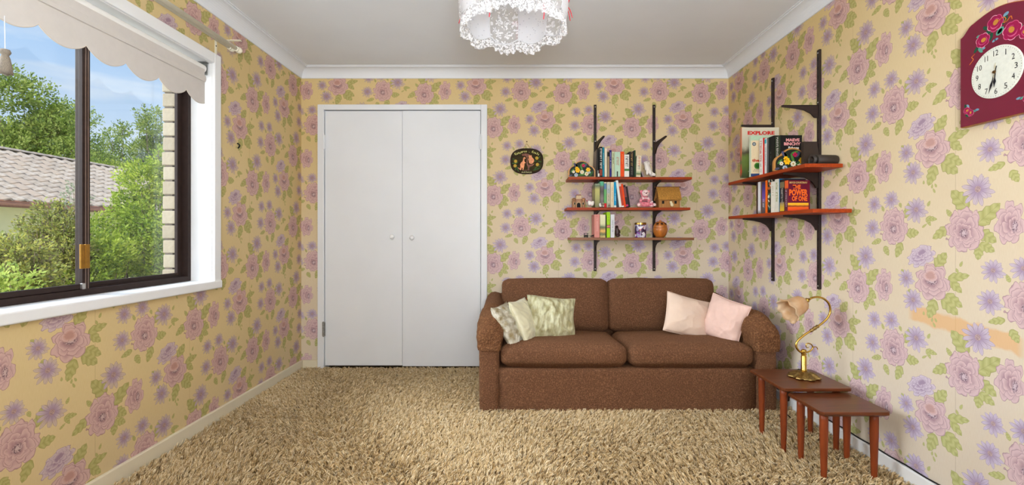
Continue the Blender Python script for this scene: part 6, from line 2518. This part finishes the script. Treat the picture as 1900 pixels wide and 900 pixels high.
vs = [bm.verts.new(p) for p in ((XE + 0.05, HY0, ZE - 0.05), (XE + 0.05, HY1, ZE - 0.05), (XRG, HY1, ZRG - 0.05), (XRG, HY0, ZRG - 0.05))]
bm.faces.new(vs)
vs2 = [bm.verts.new(p) for p in ((XRG, HY0, ZRG - 0.05), (XRG, HY1, ZRG - 0.05), (XRG - run, HY1, ZE - 0.05), (XRG - run, HY0, ZE - 0.05))]
bm.faces.new(vs2)
hpart('roof_lining', bm, M_('roof_batten', srgb(90, 78, 68), 0.9, var=0.2))
TILES = [M_('weathered_tile_%d' % i, srgb(*c), 0.9, var=0.2, vscale=14, bump=0.003, bscale=40, color2=srgb(*d)) for i, (c, d) in enumerate((((176, 163, 150), (150, 137, 124)), ((186, 174, 162), (160, 145, 130)), ((166, 152, 138), (176, 158, 142))))]
tms = []
for m_ in TILES:
    bm = B()
    nU = 8
    rows = []
    for (s, lift) in ((-0.02, 0.034), (0.10 * gauge, 0.038), (gauge * 1.12, 0.004)):
        rw = []
        for k in range(nU + 1):
            u = k / nU
            z = lift + 0.062 * (0.5 - 0.5 * cos(2 * pi * (u * 0.92 + 0.04))) ** 1.3
            sc_ = -0.05 * sin(pi * u) if s < 0 else 0
            rw.append(bm.verts.new((-(s + sc_), (u - 0.5) * tw_ * 1.02, z)))
        rows.append(rw)
    low = [bm.verts.new((v.co.x, v.co.y, v.co.z - 0.036)) for v in rows[0]]
    rows.insert(0, low)
    for a, b_ in zip(rows, rows[1:]):
        for k in range(nU):
            bm.faces.new((a[k], a[k + 1], b_[k + 1], b_[k]))
    bmesh.ops.recalc_face_normals(bm, faces=bm.faces)
    me = bpy.data.meshes.new('roof_tile')
    bm.to_mesh(me)
    bm.free()
    me.materials.append(m_)
    tms.append(me)
for r in range(NR):
    for c in range(NCOL):
        o = bpy.data.objects.new('roof_tile', tms[rnd.randrange(3)])
        d = r * gauge
        p = Vector((XE + 0.05 - d * cos(slope), HY0 + (c + 0.5) * tw_, ZE + d * sin(slope) - 0.012)) + HO
        o.location = p
        o.rotation_euler = (rnd.uniform(-.01, .01), slope + rnd.uniform(-.012, .012), rnd.uniform(-.012, .012))
        link(o, hs)
bm = B()
rows = []
for y, rr in ((-0.02, 0.115), (0.40, 0.098)):
    rows.append([bm.verts.new((rr * cos(a) * 1.1, y, rr * sin(a) * 0.62 - 0.01)) for a in [pi * k / 8 for k in range(9)]])
for a, b_ in zip(rows, rows[1:]):
    for k in range(8):
        bm.faces.new((a[k], a[k + 1], b_[k + 1], b_[k]))
bm.faces.new(rows[0])
bmesh.ops.recalc_face_normals(bm, faces=bm.faces)
rcm = bpy.data.meshes.new('ridge_cap')
bm.to_mesh(rcm)
bm.free()
rcm.materials.append(TILES[1])
k = HY0
while k < HY1 - 0.3:
    o = bpy.data.objects.new('ridge_cap', rcm)
    o.location = Vector((XRG, k, ZRG + 0.055)) + HO
    o.rotation_euler = (rnd.uniform(-.02, .02), rnd.uniform(-.03, .03), rnd.uniform(-.02, .02))
    link(o, hs)
    k += 0.40
bm = B()
prism(bm, [(XE - 0.06, ZE - 0.10), (XRG, ZRG - 0.07), (XRG - run + 0.06, ZE - 0.10)], HY0 + 0.30, HY0 + 0.42)
hpart('gable_wall', bm, bpy.data.materials['cream_render'])
# foliage
def leafmat(name, c1, c2):
    return M_(name, srgb(*c1), 0.55, color2=srgb(*c2), vscale=1.6, trans=0.5, spec=0.3, detail=1.0)


LM = {'lime': [leafmat('lime_leaf_%d' % i, a, b_) for i, (a, b_) in enumerate((((172, 186, 72), (132, 158, 54)), ((190, 196, 92), (150, 170, 66)), ((112, 136, 58), (90, 116, 48))))],
      'green': [leafmat('green_leaf_%d' % i, a, b_) for i, (a, b_) in enumerate((((170, 186, 92), (136, 160, 70)), ((194, 204, 116), (160, 178, 86)), ((118, 140, 70), (98, 122, 58))))],
      'dull': [leafmat('dull_leaf_%d' % i, a, b_) for i, (a, b_) in enumerate((((150, 156, 84), (120, 130, 66)), ((190, 186, 96), (150, 150, 72)), ((110, 104, 76), (96, 92, 66))))],
      'grey': [leafmat('grey_leaf_%d' % i, a, b_) for i, (a, b_) in enumerate((((150, 160, 134), (120, 134, 108)), ((176, 182, 156), (140, 150, 124)), ((110, 122, 94), (92, 106, 80))))]}
BARK = M_('bark', srgb(110, 94, 78), 0.9, var=0.35, vscale=20)


def plant(name, label, cat, base, blobs, n, size, kind, group=None, trunks=3, tr=0.03, seed=1):
    n = int(n * 2.2)
    """blobs: (dx, dy, z, rx, rz) crown clumps; leaves lie on and inside them"""
    rg = random.Random(seed)
    r = thing(name, label, cat, base, (0, 0, 0), group)
    bm = B()
    for (dx, dy, z, rx, rz) in blobs:
        for q in range(trunks):
            e = Vector((dx + rg.uniform(-.7, .7) * rx, dy + rg.uniform(-.7, .7) * rx, z + rg.uniform(-.7, .8) * rz))
            b0 = Vector((rg.uniform(-.04, .04), rg.uniform(-.04, .04), 0))
            mid = b0.lerp(e, 0.5) + Vector((rg.uniform(-.1, .1) * rx, rg.uniform(-.1, .1) * rx, 0.1 * rz))
            tube(bm, spline([b0, mid, e], 3), [tr * (1 - 0.13 * k) for k in range(7)], 5)
    obj('branches', bm, BARK, r, smooth=True)
    verts, faces, mids = [], [], []
    vol = [b_[3] * b_[3] * b_[4] for b_ in blobs]
    tot = sum(vol)
    for (dx, dy, z, rx, rz), v in zip(blobs, vol):
        m = int(n * v / tot)
        ntw = max(8, m // 9)
        for q in range(ntw):
            d = Vector((rg.gauss(0, 1), rg.gauss(0, 1), rg.gauss(0, 1))).normalized()
            rr = rg.uniform(0.25, 1.0) ** 0.5
            c = Vector((dx + d.x * rx * rr, dy + d.y * rx * rr, z + d.z * rz * rr))
            od = (d + Vector((0, 0, 0.5)) + Vector((rg.uniform(-.6, .6), rg.uniform(-.6, .6), rg.uniform(-.4, .6)))).normalized()
            for w in range(9):
                p = c + od * (w - 4) * size * 0.36 + Vector((rg.uniform(-1, 1), rg.uniform(-1, 1), rg.uniform(-1, 1))) * size * 0.45
                a = (od + Vector((rg.uniform(-1, 1), rg.uniform(-1, 1), rg.uniform(-.6, .8)))).normalized()
                s = a.cross(Vector((rg.uniform(-1, 1), rg.uniform(-1, 1), rg.uniform(-1, 1)))).normalized()
                nn = a.cross(s)
                L_ = size * rg.uniform(0.7, 1.25)
                i = len(verts)
                verts += [p, p + a * L_ * 0.5 + s * L_ * 0.24 + nn * L_ * 0.05, p + a * L_, p + a * L_ * 0.5 - s * L_ * 0.24 + nn * L_ * 0.05]
                faces.append((i, i + 1, i + 2, i + 3))
                mids.append(0 if rg.random() < 0.5 else (1 if rg.random() < 0.6 else 2))
    me = bpy.data.meshes.new('foliage')
    me.from_pydata(verts, [], faces)
    for m_ in LM[kind]:
        me.materials.append(m_)
    me.polygons.foreach_set('material_index', mids)
    obj('foliage', me, LM[kind], r, kind='stuff')
    return r


def pt(px, Y):
    return bx(px, Y)


# trees behind the roof
def tree(label, px, Y, ytop, wpx, n, size, kind, seed, zlow=None, dense=7):
    k = F / Y
    x = pt(px, Y)
    top = bz(ytop, Y) + 1.0
    w = wpx / k / 2
    lo = zlow if zlow is not None else top * 0.42
    rg = random.Random(seed)
    blobs = []
    for q in range(dense):
        e = q / (dense - 1)
        z = lo + (top - lo) * (0.12 + 0.80 * e)
        sp = w * (1.0 - 0.75 * e ** 1.6)
        rr = w * (0.62 - 0.30 * e)
        blobs.append((rg.uniform(-1, 1) * (sp - rr * 0.5), rg.uniform(-.6, .6) * w, z, rr, rr * 0.9))
        blobs.append((rg.uniform(-1, 1) * (sp - rr * 0.3), rg.uniform(-.6, .6) * w, z - rr * 0.3, rr * 0.8, rr * 0.75))
    blobs.append((0, 0, top - w * 0.18, w * 0.16, w * 0.2))
    plant('tree', label, 'tree', (x, Y, -1.0), blobs, n, size, kind, 'trees beyond the neighbouring roof', 1, 0.035, seed)


tree('tall broad green tree behind the tiled roof, seen through the near pane', 62, 20.0, 143, 190, 16000, 0.14, 'green', 3)
tree('green tree behind the roof ridge next to the middle window bar', 158, 25.0, 196, 110, 7000, 0.14, 'green', 5)
tree('loose green tree behind the roof just right of the middle window bar', 226, 29.0, 228, 90, 5600, 0.14, 'green', 8)
tree('pointed green tree rising beside the brick jamb of the window', 290, 24.0, 198, 106, 8000, 0.13, 'green', 12)


def bush(label, Y, pb, n, size, kind, trunks, tr, seed):
    """pb: crown clumps as (px, py, half width px, half height px) at distance Y"""
    k = F / Y
    x0 = sum(b_[0] for b_ in pb) / len(pb)
    rg = random.Random(seed + 99)
    bl_ = [((b_[0] - x0) / k, rg.uniform(-.3, .3) * b_[2] / k, bz(b_[1], Y) + 1.0, b_[2] / k, b_[3] / k) for b_ in pb]
    lo = min(q[2] - q[4] for q in bl_)
    wd = max(abs(q[0]) + q[3] for q in bl_)
    for q in range(3):                               # leafy skirt down to the ground
        bl_.append((rg.uniform(-.45, .45) * wd, rg.uniform(-.2, .2) * wd, lo * (0.25 + 0.3 * q), wd * 0.5, lo * 0.22))
    n, size = int(n * 1.5), size * 0.86
    plant('shrub', label, 'bush', (bx(x0, Y), Y, -1.0), bl_, n, size, kind, 'shrubs beyond the window', trunks, tr, seed)


bush('grey green bush behind the roof end, below the pointed tree', 18.0, [(252, 318, 24, 22), (285, 306, 26, 24), (318, 320, 26, 26), (275, 345, 40, 26)], 4200, 0.11, 'grey', 2, 0.03, 21)
bush('pale lime low bush at the far end of the roof ridge', 17.0, [(188, 310, 22, 14), (215, 316, 24, 14), (242, 326, 22, 18)], 3000, 0.10, 'lime', 2, 0.03, 23)
bush('big bright lime green shrub filling the right hand pane', 4.8, [(303, 298, 22, 26), (272, 335, 40, 34), (315, 350, 30, 40), (238, 378, 30, 26), (280, 400, 48, 40), (215, 425, 36, 34), (320, 430, 40, 40), (262, 465, 56, 44), (205, 495, 44, 44), (310, 500, 50, 44)], 17000, 0.040, 'lime', 4, 0.012, 31)
bush('yellow green twiggy shrub in front of the gutter, left of the middle bar', 4.0, [(95, 392, 26, 18), (72, 420, 34, 22), (118, 422, 30, 24), (86, 452, 44, 26), (130, 462, 34, 26), (60, 476, 36, 22), (104, 492, 50, 26)], 8200, 0.032, 'dull', 6, 0.009, 37)
bush('bare greyish twiggy shrub over the gutter beside the middle window bar', 4.4, [(138, 368, 24, 28), (125, 400, 22, 22), (148, 345, 14, 14)], 520, 0.028, 'grey', 16, 0.006, 41)
bush('dense low green shrub at the bottom left of the window view', 3.2, [(12, 462, 36, 20), (50, 470, 34, 22), (-40, 460, 40, 24), (20, 505, 50, 28), (70, 512, 40, 28), (-40, 505, 46, 30)], 8200, 0.034, 'dull', 4, 0.009, 43)
bush('deep green shrub behind the brass latch, across the middle window bar', 4.2, [(165, 450, 40, 26), (205, 468, 34, 28), (130, 482, 36, 26), (170, 510, 50, 32), (130, 530, 46, 28)], 8000, 0.036, 'lime', 4, 0.010, 47)
bush('low bright green sprig bush in the bottom left corner of the near pane', 2.9, [(14, 522, 36, 20), (36, 540, 30, 18), (-40, 526, 44, 22)], 2000, 0.036, 'green', 3, 0.008, 53)
